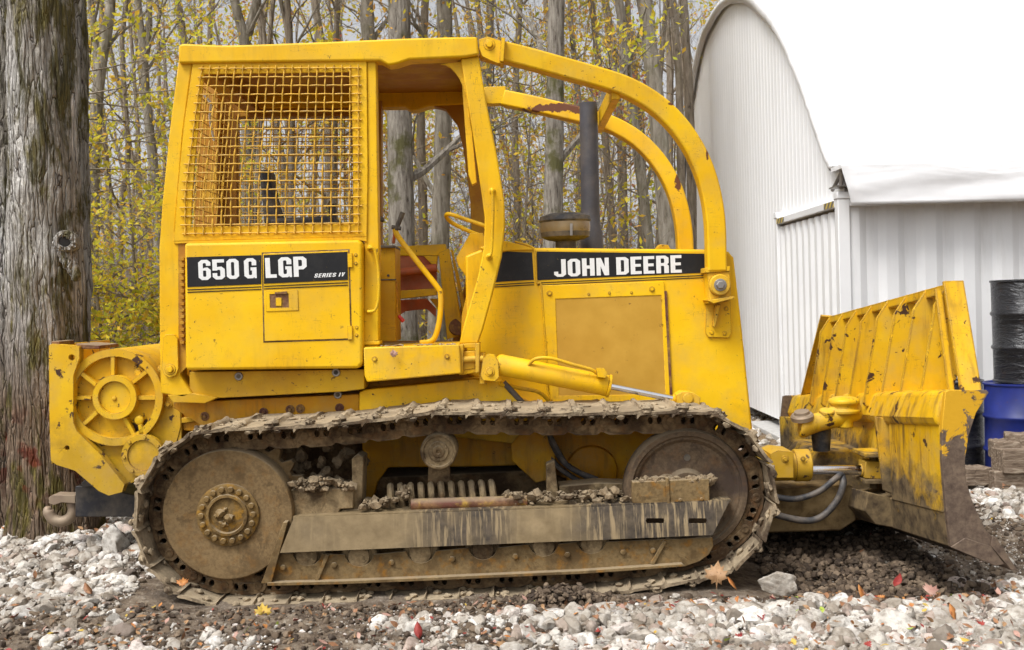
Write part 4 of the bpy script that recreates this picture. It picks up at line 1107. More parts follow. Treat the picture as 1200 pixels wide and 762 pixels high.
# trash rack
RY = [.06+.285*i for i in range(8)]
def rib(y, name='rack_rib'):
    mm = MB(); b_ = P(1062, 470, .25); t_ = P(1098, 332, .05)
    z0 = .95+(.25-Yb0)*TL-.03; z1 = t_.z+(.05-Yb0)*TL
    X = lambda px_: P(px_, 400, .25).x
    x0 = P(1062, 470, .25).x
    mm.prism([(x0-.005, z0), (x0+.01, z0-.02), (x0+.12, z0-.02), (x0+.17, z0+.06), (x0+.205, z0+.16), (x0+.215, z1-.08), (x0+.205, z1), (x0+.16, z1), (x0+.085, z1-.11), (x0+.08, z1-.16)], y, y+.024, fn=tilt)
    return mm.build(name, M['yrib'], blade, bevel=.003)
for y in RY: rib(y)
x0 = P(1062, 470, .25).x; z0 = .95+(.25-Yb0)*TL-.03; z1 = P(1098, 332, .05).z+(.05-Yb0)*TL
m = MB()
m.prism([(x0+.155, z1-.002), (x0+.215, z1-.002), (x0+.22, z1-.05), (x0+.155, z1-.05)], RY[0]+.0, RY[-1]+.04, fn=tilt)
m.prism([(x0+.12, z0+.0), (x0+.21, z0+.0), (x0+.22, z0+.03), (x0+.12, z0+.03)], RY[0]-.2, RY[-1]+.34, fn=tilt)
m.build('rack_rail', M['yrib'], blade, bevel=.004)
def V3(x, y, z): return Vector(tilt(x, y, z))
m = MB()
m.rbar([V3(x0+.165, .02, z1+.005), V3(x0+.165, -.17, z0+.03)], .02, .105, up=(0, 1, .35))
m.build('rack_brace', M['yrib'], blade, bevel=.004)
m = MB()
m.rbar([V3(x0+.10, .05, z1-.03), V3(x0+.10, -.09, z0+.03)], .02, .035, up=(0, 1, .35))
m.build('rack_brace', M['yrib'], blade, bevel=.004)
m = MB()
m.rbar([V3(x0+.165, RY[-1]+.05, z1+.005), V3(x0+.12, RY[-1]+.50, z0)], .02, .12, up=(0, 1, -.6))
m.build('rack_brace', M['yrib'], blade, bevel=.004)
# ================================================================== GROUND
def sstep(a, b, x): 
    t = np.clip((x-a)/(b-a), 0, 1); return t*t*(3-2*t)
def gh(x, y):
    x = np.asarray(x, float); y = np.asarray(y, float)
    p = np.stack([x, y, np.zeros_like(x)], -1).reshape(-1, 3)
    near = np.exp(-((x)**2+(y-.5)**2)/60)
    h = .05*fbm(p*.45, 3, 5).reshape(x.shape)
    h = h*(1-.6*near)
    h = h+near*(.020*fbm(p*3.2, 4, 9).reshape(x.shape)+.014*fbm(p*11, 4, 21).reshape(x.shape))
    h = h-.13*sstep(1.6, 4.0, y)
    # banks of gravel in front of the machine and beside the tree
    h = h+.06*np.exp(-((x-1.3)**2/1.5+(y+.52)**2/.06))+.03*np.exp(-((x+.1)**2/.4+(y+.62)**2/.03))
    h = h+.05*np.exp(-((x-2.6)**2/.6+(y+.75)**2/.1))
    h = h+.10*np.exp(-((x+2.4)**2/.35+(y-.9)**2/.9))
    # rut under the machine
    h = h-.05*np.exp(-((x-1.7)**2/1.2+(y-.6)**2/.8))
    tr = sstep(-.22, -.02, y)*(1-sstep(.75, .95, y))*sstep(-2.0, -1.6, x)*(1-sstep(1.0, 1.5, x))
    h = h-.02*np.exp(-((x+.2)**2/3+(y-.0)**2/.1))
    h = h*(1-tr)+(-.008+.006*fbm(p*9, 3, 2).reshape(x.shape))*tr
    far = sstep(14, 60, np.hypot(x, y))
    h = h+far*(.9*fbm(p*.03, 3, 77).reshape(x.shape))+ .6*sstep(12, 60, y)
    return h
def gh1(x, y): return float(gh(np.array([x]), np.array([y]))[0])
n = 620
u = np.linspace(-1, 1, n)
gx = .55*np.sinh(7.1*u); gy = .55*np.sinh(7.1*u)*1.0-.2
GX, GY = np.meshgrid(gx, gy, indexing='ij'); GZ = gh(GX, GY)
V = np.stack([GX, GY, GZ], -1).reshape(-1, 3)
idx = np.arange(n*n).reshape(n, n)
Fq = np.stack([idx[:-1, :-1], idx[1:, :-1], idx[1:, 1:], idx[:-1, 1:]], -1).reshape(-1, 4)
def groundmat():
    t = NT('muddy_ground')
    n1 = t.noise(1.6, 6, .65); n2 = t.noise(14, 7, .68); n3 = t.noise(70, 4, .65)
    c = t.ramp(n2, [(.30, (.040, .027, .018)), (.45, (.11, .078, .052)), (.56, (.19, .145, .10)), (.68, (.32, .27, .21))])
    c = t.mix(t.math('MULTIPLY', t.mr(n1, .48, .62), .5), c, (.21, .17, .13))
    c = t.mix(t.math('MULTIPLY', t.mr(n3, .56, .70), .6), c, (.34, .31, .27))
    # fallen leaves colour the forest floor farther away
    y = t.comp(t.pos, 1)
    lf = t.mix(t.mr(t.noise(9, 5, .7), .4, .6), (.16, .085, .035), (.32, .20, .06))
    c = t.mix(t.math('MULTIPLY', t.mr(y, 5, 9), t.mr(t.noise(3, 5), .3, .5)), c, lf)
    b = t.bump(t.math('ADD', n2, t.math('MULTIPLY', n3, .4)), .9, .03, t.bump(t.noise(190, 3), .5, .005))
    return t.fin(c, t.mr(n1, .35, .7, .6, .95), b, spec=.3)
g = fastmesh('ground', V, Fq, groundmat(), k=4); tag(g, kind='structure')

# ================================================================== STONES
def ico(sub):
    bm = bmesh.new(); bmesh.ops.create_icosphere(bm, subdivisions=sub, radius=1)
    v = np.array([q.co[:] for q in bm.verts]); f = np.array([[w.index for w in q.verts] for q in bm.faces]); bm.free(); return v, f
def stone_variant(k, sub, cuts=7):
    v, f = ico(sub); rg = np.random.default_rng(k)
    v = v*(1+.22*fbm(v*1.1+k*5.1, 2, k))[:, None]
    for _ in range(cuts):
        d = rg.normal(size=3); d /= np.linalg.norm(d); lim = rg.uniform(.45, .85)
        ex = np.clip(v@d-lim, 0, None); v = v-ex[:, None]*d*.92
    v = v*(1+.10*fbm(v*3.2+k, 3, k+3))[:, None]
    v = v*rg.uniform(.7, 1.15, 3)*np.array([1, 1, .78]); return v, f
def rotm(rg, n):
    q = rg.normal(size=(n, 4)); q /= np.linalg.norm(q, axis=1)[:, None]; w, x, y, z = q.T
    return np.stack([1-2*(y*y+z*z), 2*(x*y-z*w), 2*(x*z+y*w), 2*(x*y+z*w), 1-2*(x*x+z*z), 2*(y*z-x*w), 2*(x*z-y*w), 2*(y*z+x*w), 1-2*(x*x+y*y)], -1).reshape(n, 3, 3)
def scatter(name, pts, sizes, variants, mat, seed, tone=None, sink=.25):
    rg = np.random.default_rng(seed); n = len(pts); which = rg.integers(0, len(variants), n)
    R = rotm(rg, n); tone = rg.random(n) if tone is None else tone; sink = sink-.10*(1 if name == 'gravel' else 0)
    Vs, Fs, Ts = [], [], []; base = 0
    for k, (v, f) in enumerate(variants):
        ii = np.where(which == k)[0]
        if not len(ii): continue
        vv = np.einsum('nij,vj->nvi', R[ii], v)*sizes[ii][:, None, None]
        vv[:, :, 2] *= .85; vv += pts[ii][:, None, :]; vv[:, :, 2] += (sizes[ii]*sink)[:, None]
        ff = f[None]+(np.arange(len(ii))*len(v))[:, None, None]+base
        Vs.append(vv.reshape(-1, 3)); Fs.append(ff.reshape(-1, 3)); Ts.append(np.repeat(tone[ii], len(v))); base += len(ii)*len(v)
    o = fastmesh(name, np.vstack(Vs), np.vstack(Fs), mat, attr=np.concatenate(Ts))
    o.data.set_sharp_from_angle(angle=math.radians(38)); return o
def stonemat():
    t = NT('limestone_gravel'); a = t.attr('tone')
    c = t.ramp(a, [(0., (.17, .14, .11)), (.09, (.42, .37, .31)), (.5, (.62, .585, .525)), (.8, (.74, .715, .67)), (.93, (.50, .39, .33)), (1., (.12, .10, .085))])
    n = t.noise(30, 5, .65); c = t.mix(t.math('MULTIPLY', t.mr(n, .48, .64), .6), c, (.17, .135, .10))
    c = t.mix(t.math('MULTIPLY', t.mr(t.noise(4, 6, .65), .44, .60), .62), c, (.20, .16, .115))
    return t.fin(c, .9, t.bump(t.noise(55, 6, .75), .9, .010), spec=.25)
def clodmat():
    t = NT('wet_soil_clods'); a = t.attr('tone')
    c = t.ramp(a, [(0., (.030, .019, .012)), (.5, (.080, .054, .034)), (1., (.20, .145, .095))])
    c = t.mix(t.math('MULTIPLY', t.mr(t.noise(40, 4), .5, .7), .5), c, (.17, .13, .09))
    return t.fin(c, .8, t.bump(t.noise(120, 5, .7), .8, .006), spec=.4)
SM, SC = stonemat(), clodmat()
V2 = [stone_variant(k, 3) for k in range(14)]; V1 = [stone_variant(k+40, 2) for k in range(14)]; V3_ = [stone_variant(k+60, 4, 10) for k in range(8)]
def gdens(x, y):
    p = np.stack([x, y, 0*x], -1); nz = fbm(p*1.3, 3, 33)*.35+fbm(p*5, 2, 35)*.2
    d = 0*x
    d = np.maximum(d, .95*sstep(-1.85, -2.3, x)*sstep(-.22, .22, y))       # left bank
    d = np.maximum(d, .55*sstep(-1.2, -2.2, x)*sstep(-.2, .4, y))
    d = np.maximum(d, 1.0*sstep(.0, .7, x)*sstep(-.08, -.26, y))                     # right foreground
    d = np.maximum(d, .9*sstep(-1.0, -.4, x)*sstep(-.33, -.52, y))
    d = np.maximum(d, .16*sstep(-.2, -.5, y))
    d = np.maximum(d, 1.0*sstep(2.7, 3.1, x)*sstep(.9, 1.5, y))                        # beyond the blade
    d = np.maximum(d, .75*sstep(2.2, 2.6, x)*(1-sstep(0, .4, y)))
    d = np.maximum(d, .85*sstep(2.2, 3.0, y)*(1-sstep(7, 12, y)))
    d = d*(1-.9*np.exp(-((x-2.6)**2/.25+(y-.35)**2/.2)))
    return np.clip(d+nz*(d > .02)*1.5, .035, 1)**1.3
def undermachine(x, y): return (x > -2.05) & (x < 1.45) & (y > -.02) & (y < 2.5)
def sample(n, x0, x1, y0, y1, dens, seed):
    rg = np.random.default_rng(seed); x = rg.uniform(x0, x1, n); y = rg.uniform(y0, y1, n); k = rg.random(n) < dens(x, y)
    k &= ~undermachine(x, y)
    return x[k], y[k]
inview = lambda x, y, m=.3: (np.abs(x) < (y+5.3)*.52+m)
pp_, ss_ = [], []
for (nn, x0, x1, y0, y1, a, b, sd) in ((26000, -3.6, 3.6, -1.15, .3, .008, .020, 1), (9000, -3.6, 3.6, -1.15, .3, .018, .040, 2), (2700, -3.6, 3.6, -1.15, .4, .034, .064, 3), (300, .0, 3.6, -1.15, -.2, .046, .076, 7),
                                  (22000, -4.5, 5.5, .3, 4.0, .016, .040, 4), (5000, -4.5, 5.5, .3, 4.4, .034, .07, 5), (14000, -7, 8, 4.0, 12, .025, .06, 6)):
    x, y = sample(nn, x0, x1, y0, y1, gdens, 100+sd); k = inview(x, y); x, y = x[k], y[k]
    rg = np.random.default_rng(sd); s = a+(b-a)*rg.random(len(x))**1.8
    pp_.append((x, y, s, sd))
near = [q for q in pp_ if q[3] in (2, 3, 5, 7)]; small = [q for q in pp_ if q[3] in (1, 4, 6)]
def cat(L): return np.concatenate([q[0] for q in L]), np.concatenate([q[1] for q in L]), np.concatenate([q[2] for q in L])
x, y, s = cat(near); z = gh(x, y); o = scatter('gravel', np.stack([x, y, z], -1), s, V2, SM, 5); tag(o, 'white and grey crushed limestone gravel spread over the mud', kind='stuff')
x, y, s = cat(small); z = gh(x, y)
o2 = scatter('small_gravel', np.stack([x, y, z], -1), s, V1, SM, 6); tag(o2, 'small pale stone chips between the larger gravel', kind='stuff')
V0 = [stone_variant(k+80, 1, 3) for k in range(10)]
x, y = sample(60000, -3.4, 3.6, -1.15, 1.6, lambda x, y: np.clip(.3+.7*gdens(x, y)+fbm(np.stack([x*2, y*2, 0*x], -1), 3, 71)*.5, .05, 1), 401); k = inview(x, y); x, y = x[k], y[k]
s = .0025+.007*np.random.default_rng(12).random(len(x))**2; z = gh(x, y)
z = z+.022*gdens(x, y)*np.random.default_rng(13).random(len(x))
o5 = scatter('stone_chips', np.stack([x, y, z], -1), s, V0, SM, 29); tag(o5, 'crushed stone chips and grit trodden into the mud', kind='stuff')
def cdens(x, y): return np.clip(1.05-gdens(x, y)*.65, .05, 1)
x, y = sample(17000, -3.4, 3.6, -1.1, 2.2, cdens, 301); k = inview(x, y); x, y = x[k], y[k]; s = .005+.024*np.random.default_rng(8).random(len(x))**2.5
z = gh(x, y); o3 = scatter('soil_clods', np.stack([x, y, z], -1), s, V1, SC, 9); tag(o3, 'dark damp soil crumbled into clods around the tracks', kind='stuff')
# pile of dark soil beside the track, and clods under the blade
rg = np.random.default_rng(77)
x = np.r_[rg.normal(.20, .16, 500), rg.uniform(1.35, 2.4, 2600)]; y = np.r_[rg.normal(-.06, .05, 500), rg.uniform(-.25, 1.2, 2600)]
hh = np.r_[np.clip(.075*np.exp(-((x[:500]-.2)**2)/.03)*rg.random(500), 0, 1), rg.random(2600)*.03]
s = np.r_[rg.uniform(.008, .024, 500), rg.uniform(.008, .032, 2600)]
z = gh(x, y)+hh
o4 = scatter('soil_pile', np.stack([x, y, z], -1), s, V1, SC, 19); tag(o4, 'dark wet soil heaped beside the track and under the blade', kind='stuff')
# single big stones
def bigstone(px_, py_, Y, r, k, label, sc_=(1, 1, 1)):
    c = P(px_, py_, Y); v, f = V3_[k]; vv = v*r*np.array(sc_)+np.array(c[:])
    ob = fastmesh('stone', vv, f, SM, attr=np.full(len(vv), .42+.05*k)); ob.data.set_sharp_from_angle(angle=math.radians(42)); return tag(ob, label, 'stone')
bigstone(913, 682, -.34, .085, 0, 'largest rounded white stone lying by the front end of the track', (1.1, 1, .9))
bigstone(138, 646, .95, .17, 3, 'large pale slab of rock leaning at the foot of the big tree', (.75, .9, 1.0))
bigstone(1046, 728, -.72, .09, 1, 'broad pitted white rock in the gravel bank under the blade', (1.3, 1, .7))
bigstone(885, 722, -.62, .085, 4, 'broad flat white rock in the gravel in front of the idler', (1.3, 1, .65))
bigstone(985, 730, -.7, .075, 5, 'flat white rock beside a broad pitted one in the gravel bank', (1.4, 1, .6))

# ================================================================== FALLEN LEAVES
def leafoutline(kind):
    if kind == 0:    # maple
        a = [(0, -1), (.08, -.45), (.45, -.62), (.42, -.35), (.95, -.2), (.75, 0), (.98, .3), (.5, .28), (.55, .65), (.28, .52), (0, 1)]
    elif kind == 1:  # oak
        a = [(0, -1), (.1, -.6), (.42, -.5), (.22, -.3), (.6, -.15), (.28, .05), (.62, .28), (.25, .4), (.4, .7), (.15, .75), (0, 1)]
    else: a = [(0, -1), (.12, -.7), (.36, -.4), (.46, 0), (.40, .35), (.2, .75), (0, 1)]
    return a+[(-x, y) for x, y in a[-2:0:-1]]
def leafmesh(kind, r, curl, seed):
    rg = random.Random(seed); o = leafoutline(kind); vs = [(0, -.2, 0), (0, .35, 0)]
    n = len(o); b = rg.uniform(-1, 1)*curl; b2 = rg.uniform(.2, 1)*curl
    vs = [(0, .0, 0)]+[(x*1., y, 0) for x, y in o]
    out = []
    for x, y, z in vs:
        z = b2*(x*x)*.8+b*(y*y)*.5+.08*noise.noise(Vector((x*2, y*2, seed)))
        out.append((x*r*(.8 if kind < 2 else 1), y*r, z*r))
    fs = [(0, i+1, (i+1) % n+1) for i in range(n)]
    return out, fs
def leafmat(name, c1, c2):
    t = NT(name); n = t.noise(26, 4, .6)
    c = t.mix(t.mr(n, .35, .65), c1, c2); c = t.mix(t.math('MULTIPLY', t.mr(t.noise(70, 3), .6, .68), .6), c, tuple(x*.35 for x in c1))
    return t.fin(c, .6, t.bump(t.noise(60, 3), .3, .003), spec=.35)
LM = [leafmat('leaf_red', (.20, .018, .018), (.30, .045, .03)), leafmat('leaf_orange', (.36, .12, .03), (.44, .20, .06)), leafmat('leaf_tan', (.26, .145, .065), (.36, .215, .11)),
      leafmat('leaf_yellow', (.44, .28, .04), (.50, .36, .08)), leafmat('leaf_brown', (.20, .09, .045), (.30, .15, .07)), leafmat('leaf_pink', (.34, .18, .14), (.42, .26, .20)), leafmat('leaf_green', (.25, .34, .05), (.38, .44, .07))]
mb = MB(); rl = random.Random(21)
cnt = 0
xs = np.random.default_rng(5)
while cnt < 1900:
    if cnt < 1200: X, Y = rl.uniform(-3, 3), rl.uniform(-1.1, .05)
    else: X, Y = rl.uniform(-4.5, 5), rl.uniform(.05, 6)
    if undermachine(np.array([X]), np.array([Y]))[0]: continue
    r = rl.uniform(.007, .027)*(1.2 if Y > .5 else 1); v, f = leafmesh(rl.choice((0, 1, 2, 2, 2)), r, rl.uniform(.2, 1), cnt)
    R3 = Matrix.Rotation(rl.uniform(0, 6.28), 3, 'Z') @ Matrix.Rotation(rl.gauss(0, .45), 3, 'X') @ Matrix.Rotation(rl.gauss(0, .4), 3, 'Y')
    z = gh1(X, Y)+r*rl.uniform(.5, 1.2)+.040*float(gdens(np.array([X]), np.array([Y]))[0])
    mb.add([R3 @ Vector(q)+Vector((X, Y, z)) for q in v], f, rl.choices(range(7), (2, 2, 5, .8, 10, 4, .2))[0]); cnt += 1
o = mb.build('fallen_leaves', LM); tag(o, 'small red, orange and brown autumn leaves littering the gravel', kind='stuff')
def oneleaf(px_, py_, Y, r, kind, mi, label, tiltx=.3, rz=0, par_=None, ty=0.):
    c = P(px_, py_, Y); v, f = leafmesh(kind, r, .8, int(px_)); mm = MB()
    R3 = Matrix.Rotation(rz, 3, 'Z') @ Matrix.Rotation(tiltx, 3, 'X') @ Matrix.Rotation(ty, 3, 'Y')
    mm.add([R3 @ Vector(q)+c for q in v], f); o = mm.build('leaf', LM[mi]); s = o.modifiers.new('thick', 'SOLIDIFY'); s.thickness = .0012
    return tag(o, label, 'leaf', )
oneleaf(308, 718, -.16, .055, 0, 3, 'large yellow maple leaf standing against the rear of the track', 1.1, .3)
oneleaf(840, 674, -.18, .075, 0, 2, 'large curled tan leaf leaning at the front foot of the track', 1.2, -.4)
oneleaf(858, 684, -.22, .04, 2, 1, 'orange leaf beside the large curled tan leaf', .9, 1.0)
oneleaf(1178, 633, 1.35, .09, 0, 6, 'yellow-green maple leaf on dark soil behind the blade tip', .25, .8)
oneleaf(490, 740, -.7, .042, 2, 0, 'pink-red leaf standing between pale stones in front of the track', 1.0, .3)
oneleaf(1010, 697, -.4, .05, 2, 1, 'orange leaf propped upright in the gravel below the blade', 1.1, .7)
oneleaf(1052, 682, -.3, .045, 2, 0, 'dark red leaf on the gravel edge below the blade', .6, -.8)
oneleaf(1117, 718, -.7, .042, 2, 1, 'orange leaf standing in the gravel near the right edge', 1.1, .4)
oneleaf(590, 757, -.85, .06, 0, 2, 'tan leaf lying in the gravel at the very front', .5, 1.4)
oneleaf(957, 748, -.75, .055, 2, 0, 'long red leaf lying flat on the front gravel', .5, 1.3)
oneleaf(1150, 728, -.75, .05, 2, 5, 'dull pink leaf in the gravel close to the right edge', .4, 1.2)
oneleaf(1090, 692, -.38, .05, 0, 5, 'pale pink-brown leaf lying below the blade tip', .6, .2)
oneleaf(214, 683, -.05, .04, 0, 1, 'orange-red leaf on the stones behind the track', .5, .2)
oneleaf(103, 692, .1, .045, 2, 4, 'brown leaf on the stones in front of the tree', .6, .9)
oneleaf(461, 415, .47, .030, 0, 5, 'dry pale leaf caught on the edge of the deck step', 1.35, .4)
oneleaf(395, 46, .60, .028, 2, 1, 'orange leaf resting on top of the cab roof', .2, 1.5)
oneleaf(513, 403.5, .56, .035, 2, 3, 'dry yellow leaf on the cab deck by the front post', .3, 1.5)

# ================================================================== BARN, CONTAINER
def siding():
    t = NT('white_ribbed_siding'); n = t.noise(.8, 4)
    c = t.mix(t.mr(n, .35, .65), (.88, .885, .895), (.91, .915, .92))
    c = t.mix(t.math('MULTIPLY', t.mr(t.noise(2.2, 5, .6, vec=t.vscale(t.pos, (1, 1, .2))), .5, .75), .15), c, (.50, .49, .47))
    return t.fin(c, .5, t.bump(t.noise(40, 3), .03, .003), spec=.4)
def fabric():
    t = NT('white_barn_fabric'); n = t.noise(2.0, 5, .6)
    c = t.mix(t.mr(n, .4, .7), (.80, .80, .805), (.76, .76, .765))
    st = t.math('MULTIPLY', t.mr(t.noise(5, 6, .7, vec=t.vscale(t.pos, (.5, 1, 2.5))), .58, .70), .30)
    z = t.comp(t.pos, 2); band = t.math('MULTIPLY', t.mr(z, 2.45, 2.52), t.mr(z, 2.75, 2.68))
    c = t.mix(t.math('MULTIPLY', st, band), c, (.35, .36, .34))
    b = t.bump(t.noise(1.6, 3, vec=t.vscale(t.pos, (.5, 1, 1.6)), dist=.5), .25, .12, t.bump(t.noise(5, 4), .1, .03))
    return t.fin(c, .42, b, spec=.4)
def contmat():
    t = NT('white_container_paint'); n = t.noise(1.5, 5)
    c = t.mix(t.mr(n, .35, .65), (.70, .70, .70), (.76, .76, .755))
    c = t.mix(t.math('MULTIPLY', t.mr(t.noise(3, 6, .65, vec=t.vscale(t.pos, (2, 2, .25))), .55, .75), .3), c, (.42, .40, .36))
    return t.fin(c, .5, t.bump(t.noise(30, 3), .04, .004), spec=.4)
SD, FB, CT = siding(), fabric(), contmat()
XG = 3.09; YF = 4.45
cont = empty('shipping_container', (XG+3, YF+1.2, -.15), 'white corrugated shipping container carrying the near side of the barn roof', 'shipping container')
zt = PXp(984, 230, XG).z-.02; zb = -.17; L = 12.0; Wd = 2.35
def corr(a, b, dep, pitch_, axis, plane, sgn, z0, z1, name, parent, mat, prof=(.30, .20, .30, .20)):
    pts = []; s = a
    while s < b:
        for k, dz in ((0, 0), (prof[0], 0), (prof[0]+prof[1], 1), (prof[0]+prof[1]+prof[2], 1)):
            q = s+k*pitch_
            if q <= b: pts.append((q, dz*dep))
        s += pitch_
    pts.append((b, pts[-1][1])); vs = []; mm = MB()
    for q, d in pts:
        for z in (z0, z1):
            vs.append((q, plane+sgn*d, z) if axis == 'x' else (plane+sgn*d, q, z))
    fs = [(2*i, 2*i+2, 2*i+3, 2*i+1) for i in range(len(pts)-1)]
    mm.add(vs, fs); o = mm.build(name, mat, parent, smooth=False); s = o.modifiers.new('t', 'SOLIDIFY'); s.thickness = .002; s.offset = 0; return o
corr(XG+.10, XG+L, .032, .36, 'x', YF+.03, 1, zb+.15, zt-.06, 'side_wall', cont, CT)
corr(YF+.10, YF+Wd-.10, .028, .23, 'y', XG+.03, 1, zb+.15, zt-.10, 'end_wall', cont, CT)
m = MB()
for (x_, y_) in ((XG, YF), (XG, YF+Wd-.1)): m.box(x_, x_+.11, y_, y_+.10, zb, zt)
m.box(XG+.11, XG+L, YF, YF+.10, zt-.07, zt); m.box(XG+.11, XG+L, YF, YF+.10, zb, zb+.15)
m.box(XG, XG+.10, YF+.10, YF+Wd-.1, zt-.07, zt); m.box(XG, XG+.10, YF+.10, YF+Wd-.1, zb, zb+.15)
m.build('corner_frame', CT, cont, bevel=.006)
m = MB(); m.box(XG+.1, XG+L, YF+.1, YF+Wd, zt-.03, zt-.01); m.build('roof', CT, cont)
for (x_, y_) in ((XG, YF), (XG, YF+Wd-.1)):
    m = MB(); m.box(x_-.008, x_+.12, y_-.008, y_+.11, zt-.001, zt+.07); m.build('corner_casting', CT, cont, bevel=.01)
def warn():
    t = NT('yellow_black_warning'); y = t.comp(t.pos, 1); w = t.math('FRACT', t.math('MULTIPLY', t.math('ADD', y, t.comp(t.pos, 2)), 9.))
    return t.fin(t.mix(t.math('GREATER_THAN', w, .5), (.50, .37, .08), (.12, .11, .10)), .6)
WN = warn()
m = MB(); m.box(XG-.006, XG-.001, YF+.12, YF+.42, zt-.065, zt-.008); m.build('warning_stripe', WN, cont); m = MB(); m.box(XG-.006, XG-.001, YF+Wd-.42, YF+Wd-.12, zt-.065, zt-.008); m.build('warning_stripe', WN, cont)

barn = empty('fabric_barn', (XG+3, 9, 0), 'white hoop barn with ribbed gable wall and stretched white fabric roof', 'barn')
arch_px = [(978, 195), (968, 172), (955, 133), (941, 92), (928, 60), (913, 28), (896, 5), (872, -12), (848, -2), (833, 18), (821, 44), (813, 75), (808, 106), (802, 140), (798, 184), (795.5, 230), (794.5, 276), (794.5, 330)]
arch = [PXp(a, b, XG) for a, b in arch_px]; arch = smoothpath(arch, 5)
ya = [(v.y, v.z) for v in arch]
# gable wall: ribbed sheet clipped by the arch, a thin flat slab with raised ribs
inner = [(y_, z_-.03) for y_, z_ in ya]
def archz(y):
    ys = np.array([p[0] for p in inner]); zs = np.array([p[1] for p in inner]); o_ = np.argsort(ys); return float(np.interp(y, ys[o_], zs[o_]))
ymin, ymax = min(p[0] for p in ya)+.02, max(p[0] for p in ya)-.02
vs, fs = [], []; y = ymin; k = 0; P0 = .15
ylist = []
while y < ymax:
    for q, d in ((0, 0), (.55, 0), (.72, .0045), (.85, .0045)): ylist.append((min(y+q*P0, ymax), d))
    y += P0
for i, (y, d) in enumerate(ylist):
    bottom = zt-.02 if y < YF+Wd+.02 else .02
    vs += [(XG+.10-d, y, bottom), (XG+.10-d, y, archz(y))]
fs = [(2*i, 2*i+2, 2*i+3, 2*i+1) for i in range(len(ylist)-1)]
m = MB(); m.add(vs, fs); o = m.build('gable_wall', SD, barn, smooth=False); so = o.modifiers.new('t', 'SOLIDIFY'); so.thickness = .006
# fabric roof: skin following the arch with an overlapping band on the gable
m = MB(); rr_ = random.Random(4); na = len(ya); nx = 34
xs_ = [XG-.015, XG+.0]+[XG+.12+11.9*(i/(nx-3))**1.3 for i in range(nx-2)]
vs = []
for i, xx in enumerate(xs_):
    for j, (y_, z_) in enumerate(ya):
        sag = .035*math.sin((xx-XG)*PI/1.9)**2 if i > 1 else 0
        cy, cz = 8.9, 2.4; d = Vector((0, y_-cy, z_-cz)); d.normalize()
        w = .012*noise.noise(Vector((xx*1.5, y_*2, z_*2)))
        vs.append((xx, y_-d.y*(sag-w), z_-d.z*(sag-w)))
fs = [(i*na+j, i*na+j+1, (i+1)*na+j+1, (i+1)*na+j) for i in range(len(xs_)-1) for j in range(na-1)]
m.add(vs, fs); o = m.build('roof_cover', FB, barn, ang=70); so = o.modifiers.new('t', 'SOLIDIFY'); so.thickness = .006
m = MB(); vs = []   # band wrapped over the gable
for j, (y_, z_) in enumerate(ya):
    cy, cz = 8.9, 2.2; d = Vector((0, y_-cy, z_-cz)).normalized(); wv = .02*noise.noise(Vector((y_*9, z_*9, 3)))
    wd = .24-.13*float(sstep(7.0, 9.5, y_))
    vs += [(XG-.016, y_, z_), (XG-.018+wv*.8, y_-d.y*wd*.55, z_-d.z*wd*.55), (XG+.045, y_-d.y*(wd+wv), z_-d.z*(wd+wv))]
fs = [(3*j+k, 3*j+3+k, 3*j+4+k, 3*j+1+k) for j in range(na-1) for k in (0, 1)]
m.add(vs, fs); o = m.build('edge_band', FB, barn, ang=70); so = o.modifiers.new('t', 'SOLIDIFY'); so.thickness = .005
# row of lacing rope under the band at the far side
m = MB()
for j in range(0, na):
    y_, z_ = ya[j]
    if y_ > 9.2:
        d = Vector((0, y_-8.9, z_-2.2)).normalized()
        for e in (0, 1):
            if j+1 < na:
                yy = y_+(ya[j+1][0]-y_)*e*.5; zz = z_+(ya[j+1][1]-z_)*e*.5
                m.box(XG-.03, XG+.02, yy-d.y*.26-.018, yy-d.y*.26+.018, zz-d.z*.26-.018, zz-d.z*.26+.018)

# skirt hanging down over the container
Ys = YF-.22; m = MB(); nxs = 80; nz = 14
tl = PXp(979, 193, XG-.06); bl_ = P(992, 242, Ys); tr_ = P(1200, 171, Ys); br_ = P(1200, 237, Ys)
vs = []
for i in range(nxs):
    t = i/(nxs-1); X = (XG-.05)+11.5*t
    for j in range(nz):
        s_ = j/(nz-1); zt_ = tl.z+.0; zb_ = bl_.z-.012*math.sin(X*1.4)
        X2 = X+.10*s_*(1-t); z_ = zt_+(zb_-zt_)*s_
        f_ = .040*noise.noise(Vector((X*.9, s_*1.4, 1)))*s_+.022*noise.noise(Vector((X*1.3+s_*1.5, s_*2.5, 4)))*s_+.014*noise.noise(Vector((X*5, s_*3, 7)))*s_
        vs.append((X2, Ys-.02-.012*math.sin(s_*PI)+f_*1.25, z_))
fs = [(i*nz+j, (i+1)*nz+j, (i+1)*nz+j+1, i*nz+j+1) for i in range(nxs-1) for j in range(nz-1)]
m.add(vs, fs); o = m.build('fabric_skirt', FB, barn, ang=70); so = o.modifiers.new('t', 'SOLIDIFY'); so.thickness = .006
m = MB(); m.box(XG-.02, XG+11.5, Ys+.0, ya[0][0]+.05, tl.z-.04, tl.z-.0); m.build('eave_board', FB, barn)
m = MB(); m.tube([(XG+.04, YF+.02, zt+.1), (XG+.04, YF-.02, tl.z-.04)], .022, 10); m.tube([(XG+.04, YF+.28, zt+.11), (XG+.04, YF-.02, tl.z-.05)], .018, 10)
m.box(XG-.02, XG+.15, YF-.05, YF+.2, zt+.112, zt+.125)
m.build('roof_foot', M['steel'], barn)
